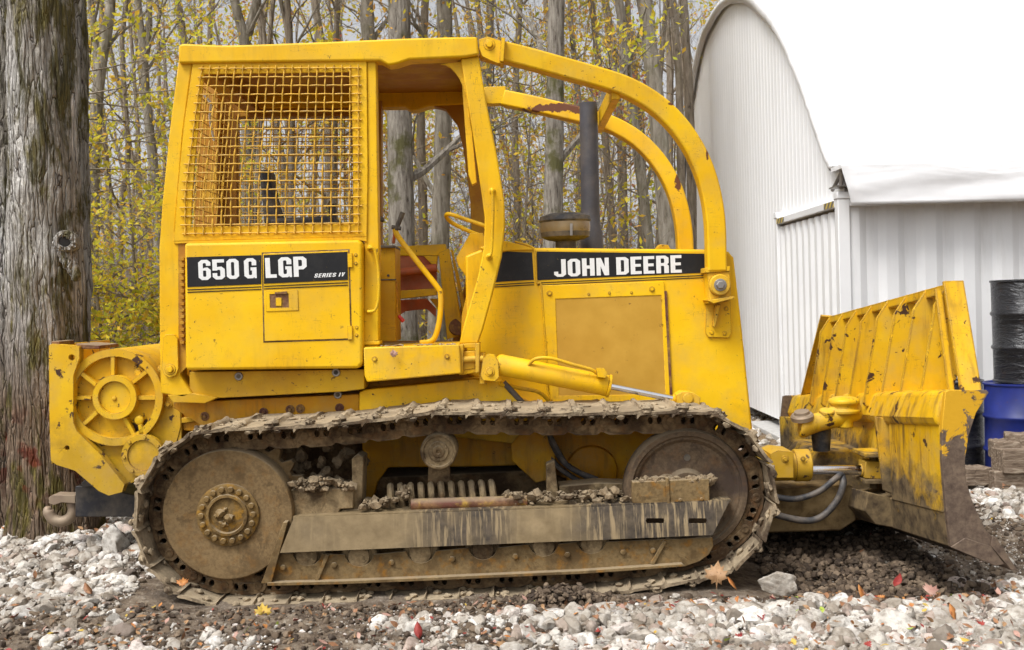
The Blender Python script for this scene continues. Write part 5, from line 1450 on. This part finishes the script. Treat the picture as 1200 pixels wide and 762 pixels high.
# far container under the other side
cont2 = empty('shipping_container', (XG+3, 13, -.15), 'white shipping container under the far side of the barn, hidden by the bulldozer', 'shipping container')
m = MB(); m.box(XG+.15, XG+12, max(p[0] for p in ya)-2.4, max(p[0] for p in ya)-.1, -.15, zt-.1); 
bpy.data.objects.remove(cont2)
# concrete blocks under the gable
blk = MB()
M['conc'] = plain('concrete', (.42, .41, .39), .85, var=.15, nscale=14, bump=.3)
cc = PXp(893, 512, XG-.05); 
b0 = PXp(889, 499, XG-.1); b1 = PXp(922, 501, XG-.1)
m = MB(); m.box(XG-.12, XG+.35, b1.y-.2, b0.y+.5, -.3, b0.z-.0); o = m.build('concrete_block', M['conc'], bevel=.012); tag(o, 'grey concrete block at the foot of the barn gable wall', 'concrete block')

# ================================================================== DRUMS AND TIMBER
def drum(x, y, z0, mat, label, lean=0, lid=None, rust=False, name='oil_drum'):
    r, h = .29, .88
    e = empty(name, (x, y, z0), label, 'drum')
    prof = [(.0, .02), (r-.02, .02), (r-.005, .0), (r+.006, .004), (r+.006, .016), (r-.004, .024)]
    def rib_(zc): return [(r-.004, zc-.022), (r+.009, zc-.008), (r+.009, zc+.008), (r-.004, zc+.022)]
    prof += rib_(.30)+rib_(.59)+[(r-.004, h-.024), (r+.006, h-.016), (r+.006, h-.003), (r-.004, h), (r-.014, h-.016)]
    m = MB(); m.lathe((x, y, z0), (0, 0, 1), prof, 72); m.build('drum_body', mat, e, ang=50)
    m = MB(); m.lathe((x, y, z0), (0, 0, 1), [(r-.012, h-.018), (r-.03, h-.018), (.0001, h-.017)], 48); m.lathe((x+.14, y+.1, z0+h-.018), (0, 0, 1), [(.03, 0), (.03, .012), (.001, .013)], 18)
    m.build('drum_lid', lid or mat, e)
    if lean: e.rotation_euler = (0, lean, 0)
    return e
def drummat(name, col, rust, wrap=False):
    t = NT(name); n = t.noise(6, 5, .6)
    c = t.mix(t.mr(n, .3, .7), tuple(v*.75 for v in col), tuple(v*1.25 for v in col))
    c = t.mix(t.math('MULTIPLY', t.mr(t.noise(14, 6, .7), .60, .66), rust), c, (.10, .045, .02))
    b = t.bump(t.noise(30, 3), .08, .004)
    if wrap: b = t.bump(t.noise(5, 5, .6, vec=t.vscale(t.pos, (1.2, 1.2, 5)), dist=1.2), .9, .02, b)
    return t.fin(c, .28 if wrap else .38, b, spec=.5)
DB, DK, DR = drummat('blue_drum_paint', (.012, .022, .15), .25), drummat('black_wrapped_drum', (.014, .014, .016), .15, True), drummat('rusty_lid', (.12, .06, .03), .9)
zg = -.17
drum(4.36, 3.62, zg, DB, 'blue steel drum standing behind the timber pile with a black drum on top', lid=DR)
drum(4.45, 3.62, zg+.885, DK, 'black drum with crinkled sides standing on top of the blue drum', lean=-.015)
drum(3.93, 4.06, zg, DK, 'black drum standing on the ground beside the blue one, half behind the blade')
def woodmat():
    t = NT('weathered_timber')
    g_ = t.noise(6, 6, .65, vec=t.vscale(t.pos, (1.2, 9, 9)), dist=.4)
    c = t.ramp(g_, [(.3, (.075, .052, .036)), (.5, (.19, .14, .10)), (.68, (.34, .28, .21))])
    return t.fin(c, .9, t.bump(g_, .7, .012), spec=.2)
WD = woodmat()
def beam(x, y, z, l, w, h, rz, label, seed=0, ry=0):
    m = MB(); rg_ = random.Random(seed); nl = 10; vs = []
    for i in range(nl+1):
        for cx, cz in ((-1, -1), (1, -1), (1, 1), (-1, 1)):
            vs.append((-l/2+l*i/nl, cx*w/2+rg_.uniform(-.006, .006), cz*h/2+rg_.uniform(-.006, .006)))
    fs = [(i*4+j, i*4+(j+1) % 4, (i+1)*4+(j+1) % 4, (i+1)*4+j) for i in range(nl) for j in range(4)]+[(3, 2, 1, 0), tuple(nl*4+j for j in range(4))]
    Rm = Matrix.Rotation(rz, 3, 'Z') @ Matrix.Rotation(ry, 3, 'Y')
    m.add([Rm @ Vector(v)+Vector((x, y, z)) for v in vs], fs)
    o = m.build('timber', WD, bevel=.01); return tag(o, label, 'timber', 'timbers piled in front of the drums')
def tw(px_, py_, Y): v = P(px_, py_, Y); return v.x, v.y, v.z
x_, y_, z_ = tw(1196, 538, 2.9); beam(x_+.35, y_, z_, 1.1, .2, .19, .05, 'long dark squared timber across the middle of the pile', 1)
x_, y_, z_ = tw(1198, 519, 2.95); beam(x_+.10, y_+.02, z_+.0, .42, .17, .15, -.35, 'brown timber block on top of the pile at right', 2)
x_, y_, z_ = tw(1168, 526, 3.0); beam(x_+.06, y_, z_-.005, .20, .2, .15, -.2, 'grey short timber end on top of the pile at left', 3)
x_, y_, z_ = tw(1178, 560, 2.9); beam(x_+.12, y_, z_-.01, .50, .2, .15, .0, 'pale timber at the bottom left of the pile', 4)
x_, y_, z_ = tw(1205, 556, 2.86); beam(x_+.3, y_-.02, z_, .55, .15, .17, .02, 'dark timber at the bottom right of the pile', 5)
x_, y_, z_ = tw(1140, 557, 3.0); beam(x_, y_, z_, .22, .2, .14, .1, 'small brown timber block by itself beside the blade', 6)

# yellow machine just showing at the left edge
mach = empty('parked_machine', (-4.5, 4.0, 0), 'yellow machine with a grey wheel just showing behind the big tree', 'machine')
def lx(px_, py_, Y=4.0): return xz(px_, py_, Y)
m = MB(); m.px([(-120, 480), (3, 480), (5, 508), (6, 530), (-120, 530)], 4.0, 5.0); m.px([(-60, 562), (4, 562), (4, 584), (-60, 584)], 4.0, 5.0); m.build('machine_body', M['y2'], mach, bevel=.02)
m = MB(); m.px([(-110, 530), (4, 530), (4, 563), (-110, 563)], 4.05, 4.9); m.build('dark_panel', M['black'], mach, bevel=.01)
m = MB(); c = P(-32, 612, 4.0); m.lathe(c, (0, -1, 0), [(.10, .02), (.16, .05), (.22, .06), (.30, .05), (.315, -.02), (.315, -.22), (.1, -.2)], 48); m.build('wheel', plain('grey_tyre', (.16, .16, .17), .8, dusty=.6), mach)
# ================================================================== TREES
def barkmat(name, a, b, moss=.2, sc_=1.0, pale=.0):
    t = NT(name)
    v = t.vscale(t.pos, (9*sc_, 9*sc_, 1.5*sc_))
    g_ = t.noise(2.2, 7, .68, vec=v, dist=.6)
    w = t.voro(1.6, vec=t.vscale(t.pos, (12*sc_, 12*sc_, 2.2*sc_)), feat='F1')
    c = t.mix(t.mr(g_, .36, .62), b, a)
    c = t.mix(t.math('MULTIPLY', t.mr(g_, .40, .34), .8), c, tuple(x*.35 for x in b))
    if pale: c = t.mix(t.math('MULTIPLY', t.mr(t.noise(1.3, 4), .45, .6), pale), c, (.44, .42, .39))
    mm = t.math('MULTIPLY', t.mr(t.noise(2.4, 5, .65), .52, .64), moss)
    c = t.mix(mm, c, (.085, .080, .025))
    h = t.math('ADD', g_, t.math('MULTIPLY', w, .35))
    return t.fin(c, .92, t.bump(h, .9, .03/sc_**.5, t.bump(t.noise(60, 4), .3, .004)), spec=.2)
BK = [barkmat('grey_bark', (.34, .305, .25), (.16, .135, .10), .4), barkmat('brown_grey_bark', (.30, .25, .19), (.14, .11, .08), .3), barkmat('pale_mossy_bark', (.31, .28, .235), (.12, .10, .08), .9, 1.3)]
def bigbark():
    t = NT('big_tree_bark')
    v = t.vscale(t.pos, (1, 1, .085))
    g1 = t.noise(13, 8, .62, vec=v, dist=.35); g2 = t.noise(34, 6, .65, vec=v, dist=.5)
    r1 = t.mr(t.math('ABSOLUTE', t.math('SUBTRACT', t.noise(17, 5, .6, vec=v, dist=.12), .5)), 0, .06); r2 = t.mr(t.math('ABSOLUTE', t.math('SUBTRACT', t.noise(42, 4, .6, vec=v, dist=.1), .5)), 0, .07)
    cr = t.math('MULTIPLY', t.math('POWER', r1, .6), t.math('ADD', .45, t.math('MULTIPLY', r2, .55)))
    nv = t.t.nodes.new('ShaderNodeTexNoise'); nv.inputs['Scale'].default_value = 5; nv.inputs['Detail'].default_value = 4; t.put(nv.inputs['Vector'], t.vscale(t.pos, (1, 1, .5)))
    va = t.t.nodes.new('ShaderNodeVectorMath'); va.operation = 'ADD'; t.put(va.inputs[0], t.vscale(t.pos, (27, 27, 1.5))); t.put(va.inputs[1], t.vscale(nv.outputs['Color'], (2.6, 2.6, 1.2)))
    vd = t.voro(1.0, vec=va.outputs[0], feat='DISTANCE_TO_EDGE')
    vb = t.math('POWER', t.mr(vd, 0, .30), .5)
    cr = t.math('MULTIPLY', vb, t.math('ADD', .55, t.math('MULTIPLY', cr, .45)))
    z = t.comp(t.pos, 2)
    plate = t.noise(2.0, 6, .6, vec=t.vscale(t.pos, (1, 1, .55)))
    pale = t.mix(t.mr(plate, .40, .56), (.40, .36, .30), (.68, .65, .60))
    base = t.mix(t.mr(z, .9, 1.9), t.mix(t.mr(g1, .35, .6), (.13, .085, .055), (.31, .225, .155)), pale)
    c = t.mix(t.mr(cr, .36, .08), base, (.06, .046, .036))
    c = t.mix(t.math('MULTIPLY', t.mr(g2, .5, .65), .4), c, tuple([.10, .085, .07]))
    moss = t.math('MULTIPLY', t.mr(t.noise(3.2, 7, .7, vec=t.vscale(t.pos, (1.4, 1.4, .5)), dist=.5), .49, .58), .9)
    c = t.mix(moss, c, t.mix(t.mr(g2, .4, .6), (.055, .048, .012), (.16, .13, .03)))
    # reddish rot patches low on the trunk
    x = t.comp(t.pos, 0)
    rd = t.math('MULTIPLY', t.mr(t.math('ABSOLUTE', t.math('SUBTRACT', z, .55)), .42, .05), t.mr(t.noise(5, 5, .6), .53, .60))
    c = t.mix(t.math('MULTIPLY', rd, .8), c, (.16, .028, .014))
    return t.fin(c, .95, t.bump(cr, 1.0, .045, t.bump(t.noise(80, 4), .4, .005)), spec=.15)
BB = bigbark()
def trunkmesh(path, radii, seed, rows=420, k=200, amp=.022, zs=.13):
    path = smoothpath(path, 10); n = len(path); L = np.linspace(0, n-1, rows)
    pa = np.array([p[:] for p in path]); c = np.stack([np.interp(L, np.arange(n), pa[:, i]) for i in range(3)], -1)
    r = np.interp(L, np.linspace(0, n-1, len(radii)), radii)
    th = np.linspace(0, 2*PI, k, endpoint=False)
    D = np.stack([np.cos(th), np.sin(th), 0*th], -1)
    P3 = c[:, None, :]+D[None]*r[:, None, None]
    q = P3.reshape(-1, 3)*np.array([1, 1, zs])
    d = amp*(1-np.abs(fbm(q*11+seed, 4, seed)))+.02*fbm(q*4+seed, 2, seed+9)+amp*.4*fbm(q*40, 2, seed+4)
    d = d.reshape(rows, k); V = P3+D[None]*d[:, :, None]
    idx = np.arange(rows*k).reshape(rows, k); nx_ = np.roll(idx, -1, 1)
    Fc = np.stack([idx[:-1], nx_[:-1], nx_[1:], idx[1:]], -1).reshape(-1, 4)
    return V.reshape(-1, 3), Fc
def bigtree(name, label, pts, radii, Y, seed, cat='tree', knot=False):
    e = empty(name, (P(*pts[0], Y).x, Y, 0), label, cat)
    path = [P(a, b, Y) for a, b in pts]; V, Fc = trunkmesh(path, radii, seed)
    fastmesh('trunk', V, Fc, BB, k=4, parent=e)
    return e
Yt = 1.98
bt = bigtree('old_tree', 'large old tree with furrowed mossy bark and a hollow knot behind the winch', [(66, 690), (64, 640), (62, 560), (58, 440), (54, 300), (50, 150), (46, 0), (42, -200), (40, -600)], [.42, .325, .275, .25, .235, .21, .195, .19, .17], Yt, 3)
# knot hole
kc = P(77, 283, Yt-.30)
m = MB(); m.lathe(kc, (.25, -1, .1), [(.085, -.08), (.078, .0), (.064, .035), (.046, .040), (.036, .018), (.030, -.05), (.001, -.06)], 26)
for i in range(12):
    a = i*PI/6; m.blob((kc.x+.062*math.cos(a), kc.y-.015, kc.z-.01+.045*math.sin(a)), .022, i, .5, 2, .8)
for i in range(8): m.blob((kc.x-.02+.01*i, kc.y+.03, kc.z-.08-.022*i), .055-.003*i, i+40, .4, 2, 1.1)
m.build('knot', BB, bt)
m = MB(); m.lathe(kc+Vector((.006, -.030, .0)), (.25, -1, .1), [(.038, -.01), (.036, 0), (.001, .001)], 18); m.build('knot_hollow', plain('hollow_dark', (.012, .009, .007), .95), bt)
bigtree('dark_tree', 'dark trunk at the left edge, growing close behind the large old tree', [(6, 640), (8, 500), (8, 300), (6, 100), (4, 0), (0, -400)], [.30, .27, .24, .21, .2, .18], 2.5, 8)
bigtree('slim_tree', 'slim grey trunk rising directly behind the right edge of the large old tree', [(80, 640), (86, 400), (86, 250), (85, 100), (83, 0), (80, -400)], [.15, .125, .115, .105, .10, .09], 3.3, 12)

def leafset(name, centers, spread, per, size, mats, seed, parent, weights=None, flat=.6):
    centers = np.asarray(centers); centers = centers[~((centers[:, 0] > 2.1) & (centers[:, 1] < 15))]
    if not len(centers): return None
    rg = np.random.default_rng(seed); n = len(centers)*per
    c = np.repeat(np.asarray(centers), per, 0)+rg.normal(size=(n, 3))*np.array([spread, spread, spread*flat])
    s = size*rg.uniform(.6, 1.3, n); R = rotm(rg, n)
    # flatten orientation a little: leaves hang mostly near horizontal
    quad = np.array([(0, -1, 0), (.48, -.1, .12), (0, 1, 0), (-.48, -.1, .12)])
    V = np.einsum('nij,vj->nvi', R, quad)*s[:, None, None]+c[:, None, :]
    Fc = np.arange(n*4).reshape(n, 4); Fc = np.concatenate([Fc[:, [0, 1, 2]], Fc[:, [0, 2, 3]]])
    o = fastmesh(name, V.reshape(-1, 3), Fc, mats, k=3, smooth=False, attr=np.repeat(rg.random(n), 4), parent=parent)
    return o
def foliage(name, stops):
    t = NT(name); a = t.attr('tone'); c = t.ramp(a, stops)
    d = t.t.nodes.new('ShaderNodeBsdfTranslucent'); t.put(d.inputs[0], c)
    mx = t.t.nodes.new('ShaderNodeMixShader'); mx.inputs[0].default_value = .5
    t.fin(c, .6, spec=.25); t.t.links.new(t.b.outputs[0], mx.inputs[1]); t.t.links.new(d.outputs[0], mx.inputs[2]); t.t.links.new(mx.outputs[0], t.out.inputs[0])
    return t.mat
FY = foliage('yellow_green_leaves', [(0, (.42, .45, .04)), (.35, (.66, .60, .05)), (.7, (.78, .62, .05)), (.88, (.74, .42, .06)), (1, (.34, .40, .06))])
FO = foliage('golden_orange_leaves', [(0, (.60, .50, .06)), (.4, (.76, .54, .06)), (.75, (.72, .38, .07)), (1, (.50, .28, .10))])
FR = foliage('pinkish_leaves', [(0, (.45, .12, .09)), (.5, (.58, .28, .16)), (1, (.55, .36, .12))])

def grow(mb, p, d, r, L, depth, rg, tips, k=6, up=.15):
    if p.x+d.x*L > 2.45 and p.y < 15: return
    n = 5; pts = [p.copy()]; rad = [r]; q = p.copy(); dd = d.copy()
    kids = []
    for i in range(1, n+1):
        dd = (dd+Vector((rg.gauss(0, .16), rg.gauss(0, .16), rg.gauss(0, .10)+up*.25))).normalized()
        q = q+dd*L/n; rr = r*(1-.72*i/n); pts.append(q.copy()); rad.append(max(rr, .0018))
        if depth > 0 and i >= 2: kids.append((q.copy(), dd.copy(), rr))
    mb.tube(pts, rad, max(3, k), caps=False)
    if depth <= 1: tips.append(q.copy()); tips.append(pts[3].copy())
    if depth > 0:
        for (kq, kd, kr) in kids:
            for _ in range(2 if depth < 3 and rg.random() < .5 else 1):
                ax = Vector((rg.gauss(0, 1), rg.gauss(0, 1), rg.gauss(0, .4))).normalized(); nd = (kd+ax*.9).normalized()
                grow(mb, kq, nd, kr*.62, L*rg.uniform(.45, .7), depth-1, rg, tips, k-1, up)
def tree(name, label, pts, Y, wpx, seed, mat, cat='tree', group=None, nb=6, bl=1.6, crown=FO, per=2, base=True, lsize=.042, forks=(), zmin=2.2, leafp=1.0):
    rg = random.Random(seed); path = [P(a, b, Y) for a, b in pts]
    # extend to the ground and well above the frame
    g0 = gh1(path[0].x, Y) if base else path[0].z
    if base: path = [Vector((path[0].x-(path[1].x-path[0].x)*.1, Y+rg.uniform(-.1, .1), g0-.1))]+path
    up = (path[-1]-path[-2]).normalized(); top = path[-1]
    for i in range(1, 5): path.append(top+up*1.6*i+Vector((rg.gauss(0, .12), rg.gauss(0, .12), 0))*i)
    r0 = wpx*S(Y)/2; sp = smoothpath(path, 7); n = len(sp)
    e = empty(name, (path[0].x, Y, g0), label, cat, group)
    mb = MB(); rad = [r0*(1.18 if i < 3 else 1.0)*(1-.62*(i/n)) for i in range(n)]
    vv = [p+Vector((noise.noise(p*3)*.01, 0, 0)) for p in sp]
    mb.tube(vv, rad, 14, caps=False)
    tips = []; hs = [i for i in range(n) if sp[i].z > zmin]
    for (fx, fy, tx, ty, fw) in forks:
        a, b = P(fx, fy, Y), P(tx, ty, Y); dvec = (b-a); pth = smoothpath([a, a+dvec*.5+Vector((0, .05, 0)), b, b+dvec*.9+Vector((.1, 0, .4)), b+dvec*1.6+Vector((.1, 0, 1))], 5)
        mb.tube(pth, [fw*S(Y)/2*(1-.6*i/len(pth)) for i in range(len(pth))], 10, caps=False)
        for q in range(3): i = rg.randrange(len(pth)//3, len(pth)); grow(mb, pth[i], Vector((rg.gauss(0, 1), rg.gauss(0, 1), .5)).normalized(), fw*S(Y)*.18, bl*.7, 2, rg, tips, 5)
    for b in range(nb):
        i = hs[int(len(hs)*(b+rg.random())/nb) % len(hs)]
        a = rg.uniform(0, 2*PI); d = Vector((math.cos(a), math.sin(a)*.8, rg.uniform(.7, 1.6))).normalized()
        grow(mb, sp[i], d, rad[i]*rg.uniform(.3, .5), bl*rg.uniform(.7, 1.3), 3, rg, tips, 6)
    mb.build('trunk', mat, e)
    if crown and tips:
        sel = [t for t in tips if rg.random() < leafp]
        if sel: leafset('crown', np.array([t[:] for t in sel]), .16, per, lsize, crown, seed, e)
    return e
G = 'woodland trees behind the bulldozer'
tree('forked_tree', 'grey tree forking high up, first to the right of the large old tree', [(108, 380), (109, 250), (113, 130), (118, 80), (128, 20), (132, -20)], 7.5, 17, 1, BK[0], group=G, forks=[(115, 100, 106, -10, 10)], crown=FY, leafp=.3)
tree('forked_tree', 'slender tree with a high fork between the large old tree and the cab', [(187, 300), (180, 200), (171, 110), (168, 60), (160, -10)], 9, 13, 2, BK[0], group=G, forks=[(170, 70, 176, -10, 9)], crown=FY, leafp=.3)
tree('leaning_tree', 'dark trunk leaning left above the rear corner of the cab roof', [(236, 350), (228, 120), (216, 50), (205, -10)], 10, 12, 3, BK[1], group=G, crown=None)
tree('forked_tree', 'forked grey tree showing above the mesh screen end of the roof', [(292, 350), (289, 120), (286, 50), (272, -15)], 11, 15, 4, BK[0], group=G, forks=[(286, 55, 305, -20, 12)], crown=None, bl=1.9)
tree('bare_tree', 'thin bare trunk showing above the middle of the mesh screen', [(343, 350), (341, 100), (336, -10)], 12, 10, 5, BK[1], group=G, forks=[(340, 60, 328, -10, 7)], crown=None)
tree('bare_tree', 'bare grey trunk above the right end of the mesh screen', [(440, 350), (434, 100), (430, -10)], 11, 19, 6, BK[0], group=G, crown=FO, leafp=.3)
tree('mossy_tree', 'thick mossy trunk seen through the left half of the cab opening', [(474, 400), (471, 280), (468, 130), (468, 20), (470, -30)], 8, 36, 7, BK[2], group=G, crown=FO, leafp=.3)
tree('grey_tree', 'grey trunk seen through the right half of the cab opening', [(512, 400), (516, 280), (520, 130), (521, 20), (520, -30)], 9, 25, 8, BK[0], group=G, crown=FO, leafp=.3)
tree('mossy_tree', 'pale trunk streaked with moss behind the pre-cleaner and guard rails', [(646, 400), (648, 260), (650, 150), (652, 20), (653, -30)], 7.5, 27, 9, BK[2], group=G, crown=FY, leafp=.4)
tree('leaning_tree', 'thin leaning trunk just right of the exhaust pipe, nearer its top to the pipe', [(768, 380), (757, 260), (744, 150), (733, 70), (724, -10)], 9, 15, 10, BK[0], group=G, crown=FO, leafp=.5)
tree('leaning_tree', 'thick leaning grey trunk between the exhaust pipe and the barn', [(792, 380), (781, 260), (772, 150), (763, 70), (752, -10)], 8.2, 25, 11, BK[0], group=G, crown=FO, leafp=.5)
tree('slender_tree', 'slender trunk close to the barn gable, left of its neighbour', [(802, 380), (798, 200), (795, 80), (786, -10)], 10, 11, 12, BK[1], group=G, crown=FO)
tree('slender_tree', 'slender dark trunk nearest to the barn edge', [(812, 380), (810, 200), (806, 80), (800, -10)], 10.5, 13, 13, BK[1], group=G, crown=FR, leafp=.6)
tree('thin_tree', 'thin trunk between the cab front post and the pale mossy trunk', [(600, 380), (606, 250), (603, 130), (610, -10)], 12, 10, 14, BK[1], group=G, crown=FY)
tree('thin_tree', 'thin trunk just left of the exhaust pipe', [(672, 380), (678, 250), (680, 150), (672, 60), (668, -10)], 13, 9, 15, BK[0], group=G, crown=FY)
tree('thin_tree', 'thin trunk behind the curve between near and far guard rails', [(722, 380), (716, 250), (708, 150), (700, 60), (690, -10)], 12, 11, 16, BK[1], group=G, crown=FO)
tree('bare_tree', 'bare trunk showing just above the roof between the two cab side posts', [(392, 380), (391, 200), (393, 80), (396, -10)], 13, 9, 17, BK[1], group=G, crown=None)
tree('thin_tree', 'thin dark trunk low in the gap between the two forked trees', [(140, 420), (142, 250), (150, 180), (143, 60), (148, -10)], 11, 8, 18, BK[1], group=G, crown=FY)
tree('grey_tree', 'second grey trunk inside the cab opening, thinner, beside the thick mossy one', [(495, 400), (496, 260), (493, 130), (499, -10)], 12, 13, 19, BK[1], group=G, crown=FO)
tree('thin_tree', 'thin tree partly hidden by the cab front post', [(560, 400), (556, 250), (570, 130), (575, -10)], 13, 12, 20, BK[0], group=G, crown=FO)

def sapling(label, px_, Y, h, seed, mat=FY, n=5, per=9, sz=.045, name='sapling'):
    rg = random.Random(seed); x = (px_-600)*S(Y); g0 = gh1(x, Y); e = empty(name, (x, Y, g0), label, 'sapling', 'leafy young trees at the wood edge')
    mb = MB(); tips = []
    pth = smoothpath([Vector((x, Y, g0-.05)), Vector((x+rg.uniform(-.1, .1), Y, g0+h*.35)), Vector((x+rg.uniform(-.3, .3), Y+.1, g0+h*.7)), Vector((x+rg.uniform(-.5, .5), Y+.1, g0+h))], 6)
    mb.tube(pth, [.028*(1-.85*i/len(pth)) for i in range(len(pth))], 8, caps=False)
    for i in range(3, len(pth), 1):
        for _ in range(2 if n > 5 else 1):
            a = rg.uniform(0, 2*PI); grow(mb, pth[i], Vector((math.cos(a), math.sin(a)*.6, rg.uniform(-.05, .45))).normalized(), .010, h*rg.uniform(.12, .28), 2, rg, tips, 4, up=.0)
    mb.build('stem', BK[1], e); leafset('leaves', np.array([t[:] for t in tips if rg.random() < (.30 if px_ < 300 else .2)]), .09, max(1, per//2), sz, mat, seed, e, flat=.35)
sapling('tall leafy yellow-green sapling right beside the large old tree', 128, 5.6, 4.6, 31, n=7, per=9, sz=.038)
sapling('yellow-green sapling touching the rear cab post', 172, 6.6, 4.2, 32, n=7, per=8, sz=.038)
sapling('low yellow bush at the foot of the wood beside the large old tree', 118, 5.2, 2.0, 33, n=7, per=10, sz=.036)
sapling('low green bush beside the winch, lower and denser than the saplings', 165, 5.4, 1.7, 34, n=7, per=10, sz=.034)
sapling('leafy sapling showing through the gap ahead of the cab front post', 612, 9, 5.0, 35, mat=FY, per=4, n=4)
sapling('golden sapling behind the exhaust pipe', 700, 9.5, 5.2, 36, mat=FO, n=5, per=5)
sapling('yellow sapling under the curve of the guard rails', 735, 8.8, 3.6, 37, mat=FY, n=5, per=6)
sapling('pink-leaved sapling next to the barn edge', 800, 11, 5.5, 38, mat=FR, n=5, per=4)
sapling('golden sapling between cab front post and pre-cleaner', 632, 10.5, 5.6, 39, mat=FO, n=4, per=4)
sapling('sparse orange sapling seen through the cab opening', 506, 11, 4.2, 40, mat=FR, per=3)

# far woodland: thin stems, twigs and leaves beyond the trees one can tell apart
rg = random.Random(99); mb = MB(); tips = []; leaves = []
for i in range(210):
    Y = 14+40*rg.random()**1.3; x = rg.uniform(-.55, .30)*(Y+5.3)
    if i >= 135: x = rg.uniform(-1.25, -.52)*(Y+5.3)
    if i < 135 and rg.random() < .1: x = rg.uniform(.3, .9)*(Y+5.3); Y = max(Y, 26)
    h = rg.uniform(9, 20); r = rg.uniform(.03, .16)*rg.uniform(.6, 1); g0 = float(gh(np.array([x]), np.array([Y]))[0])
    lean = rg.gauss(0, .10); wg = rg.uniform(.05, .30); pth = [Vector((x+lean*h*t+wg*math.sin(t*rg.uniform(5, 9)+i), Y, g0+h*t)) for t in (0, .15, .3, .45, .6, .8, 1)]
    mb.tube(pth, [r, r*.9, r*.82, r*.72, r*.6, r*.35, .01], 7, caps=False)
    for b in range(5):
        t = rg.uniform(.12, .8); j = int(t*6); p = pth[j]+(pth[j+1]-pth[j])*(t*6-j) if j < 6 else pth[-1]
        a = rg.uniform(0, 2*PI); tt = []
        grow(mb, p, Vector((math.cos(a), math.sin(a), rg.uniform(.3, 1))).normalized(), r*.3, rg.uniform(1.2, 2.6), 2, rg, tt, 4)
        tips += tt if rg.random() < .45 else []
far_tips = [t for t in tips if t.z < 14]
o = mb.build('far_woodland', BK[1]); tag(o, 'mass of thin distant autumn trees beyond the bulldozer and barn', 'woodland', kind='stuff')
tp = np.array([t[:] for t in far_tips]); sel = np.random.default_rng(3).random(len(tp))
for nm, mat, msk, per in (('yellow_foliage', FY, sel < .17, 5), ('golden_foliage', FO, (sel >= .35) & (sel < .50), 5), ('pink_foliage', FR, sel > .965, 4)):
    ob = leafset(nm, tp[msk], .28, per, .075, mat, 5, None); tag(ob, {'yellow_foliage': 'yellow-green leaves hanging among the distant trees', 'golden_foliage': 'golden and orange leaves hanging among the distant trees', 'pink_foliage': 'scattered pinkish leaves among the distant trees'}[nm], 'foliage', kind='stuff')
# undergrowth of bare stems and leaves filling the lower part of the wood
mb = MB(); tips = []
for i in range(470):
    Y = rg.uniform(9, 26); x = rg.uniform(-.55, .22)*(Y+5.3)
    if i >= 370: x = rg.uniform(-1.2, -.5)*(Y+5.3); g0 = gh1(x, Y)
    grow(mb, Vector((x, Y, g0)), Vector((rg.gauss(0, .15), 0, 1)).normalized(), rg.uniform(.008, .022), rg.uniform(1.2, 3.8), 2, rg, tips, 4)
o = mb.build('undergrowth', BK[1]); tag(o, 'tangle of bare brush and thin stems on the floor of the wood', kind='stuff')
tp = np.array([t[:] for t in tips]); sel = np.random.default_rng(4).random(len(tp))
ob = leafset('undergrowth_leaves', tp[sel < .10], .15, 3, .045, FY, 6, None); tag(ob, 'yellow leaves on the low brush of the wood', kind='stuff')
ob = leafset('brown_brush_leaves', tp[sel > .88], .2, 3, .045, FO, 7, None); tag(ob, 'golden brown leaves on the low brush of the wood', kind='stuff')
# ================================================================== SKY AND LIGHT
w = bpy.data.worlds.new('World'); sc.world = w; w.use_nodes = True; nt = w.node_tree; bg = nt.nodes['Background']
sky = nt.nodes.new('ShaderNodeTexSky'); sky.sky_type = 'NISHITA'; sky.sun_disc = False
SE, SR = math.radians(58), math.radians(222)
sky.sun_elevation = SE; sky.sun_rotation = SR; sky.air_density = 1.0; sky.dust_density = 4.0; sky.ozone_density = 1.0
# overcast: the blue is greyed to cloud white
bw = nt.nodes.new('ShaderNodeRGBToBW'); mx = nt.nodes.new('ShaderNodeMix'); mx.data_type = 'RGBA'; mx.inputs[0].default_value = .96
ml = nt.nodes.new('ShaderNodeMix'); ml.data_type = 'RGBA'; ml.blend_type = 'MULTIPLY'; ml.inputs[0].default_value = 1; ml.inputs[7].default_value = (.99, 1.0, 1.03, 1)
nt.links.new(sky.outputs[0], bw.inputs[0]); nt.links.new(bw.outputs[0], ml.inputs[6]); nt.links.new(sky.outputs[0], mx.inputs[6]); nt.links.new(ml.outputs[2], mx.inputs[7]); nt.links.new(mx.outputs[2], bg.inputs['Color'])
bg.inputs['Strength'].default_value = .13
sd = bpy.data.lights.new('sun', 'SUN'); so_ = bpy.data.objects.new('sun', sd); COL.objects.link(so_)
sd.energy = 1.5; sd.angle = math.radians(22); sd.color = (1, .97, .93)
# Nishita: rotation 0 puts the sun at +Y, turning clockwise seen from above
sdir = Vector((math.sin(SR)*math.cos(SE), math.cos(SR)*math.cos(SE), math.sin(SE)))
so_.rotation_euler = (-sdir).to_track_quat('-Z', 'Y').to_euler()
sc.view_settings.view_transform = 'Standard'; sc.view_settings.look = 'None'; sc.view_settings.gamma = 1
sc.view_settings.exposure = 0.95
sc.render.engine = 'CYCLES'; sc.cycles.max_bounces = 6; sc.cycles.diffuse_bounces = 3; sc.cycles.glossy_bounces = 3; sc.cycles.transparent_max_bounces = 4
sc.cycles.use_denoising = True; sc.cycles.caustics_reflective = False; sc.cycles.caustics_refractive = False
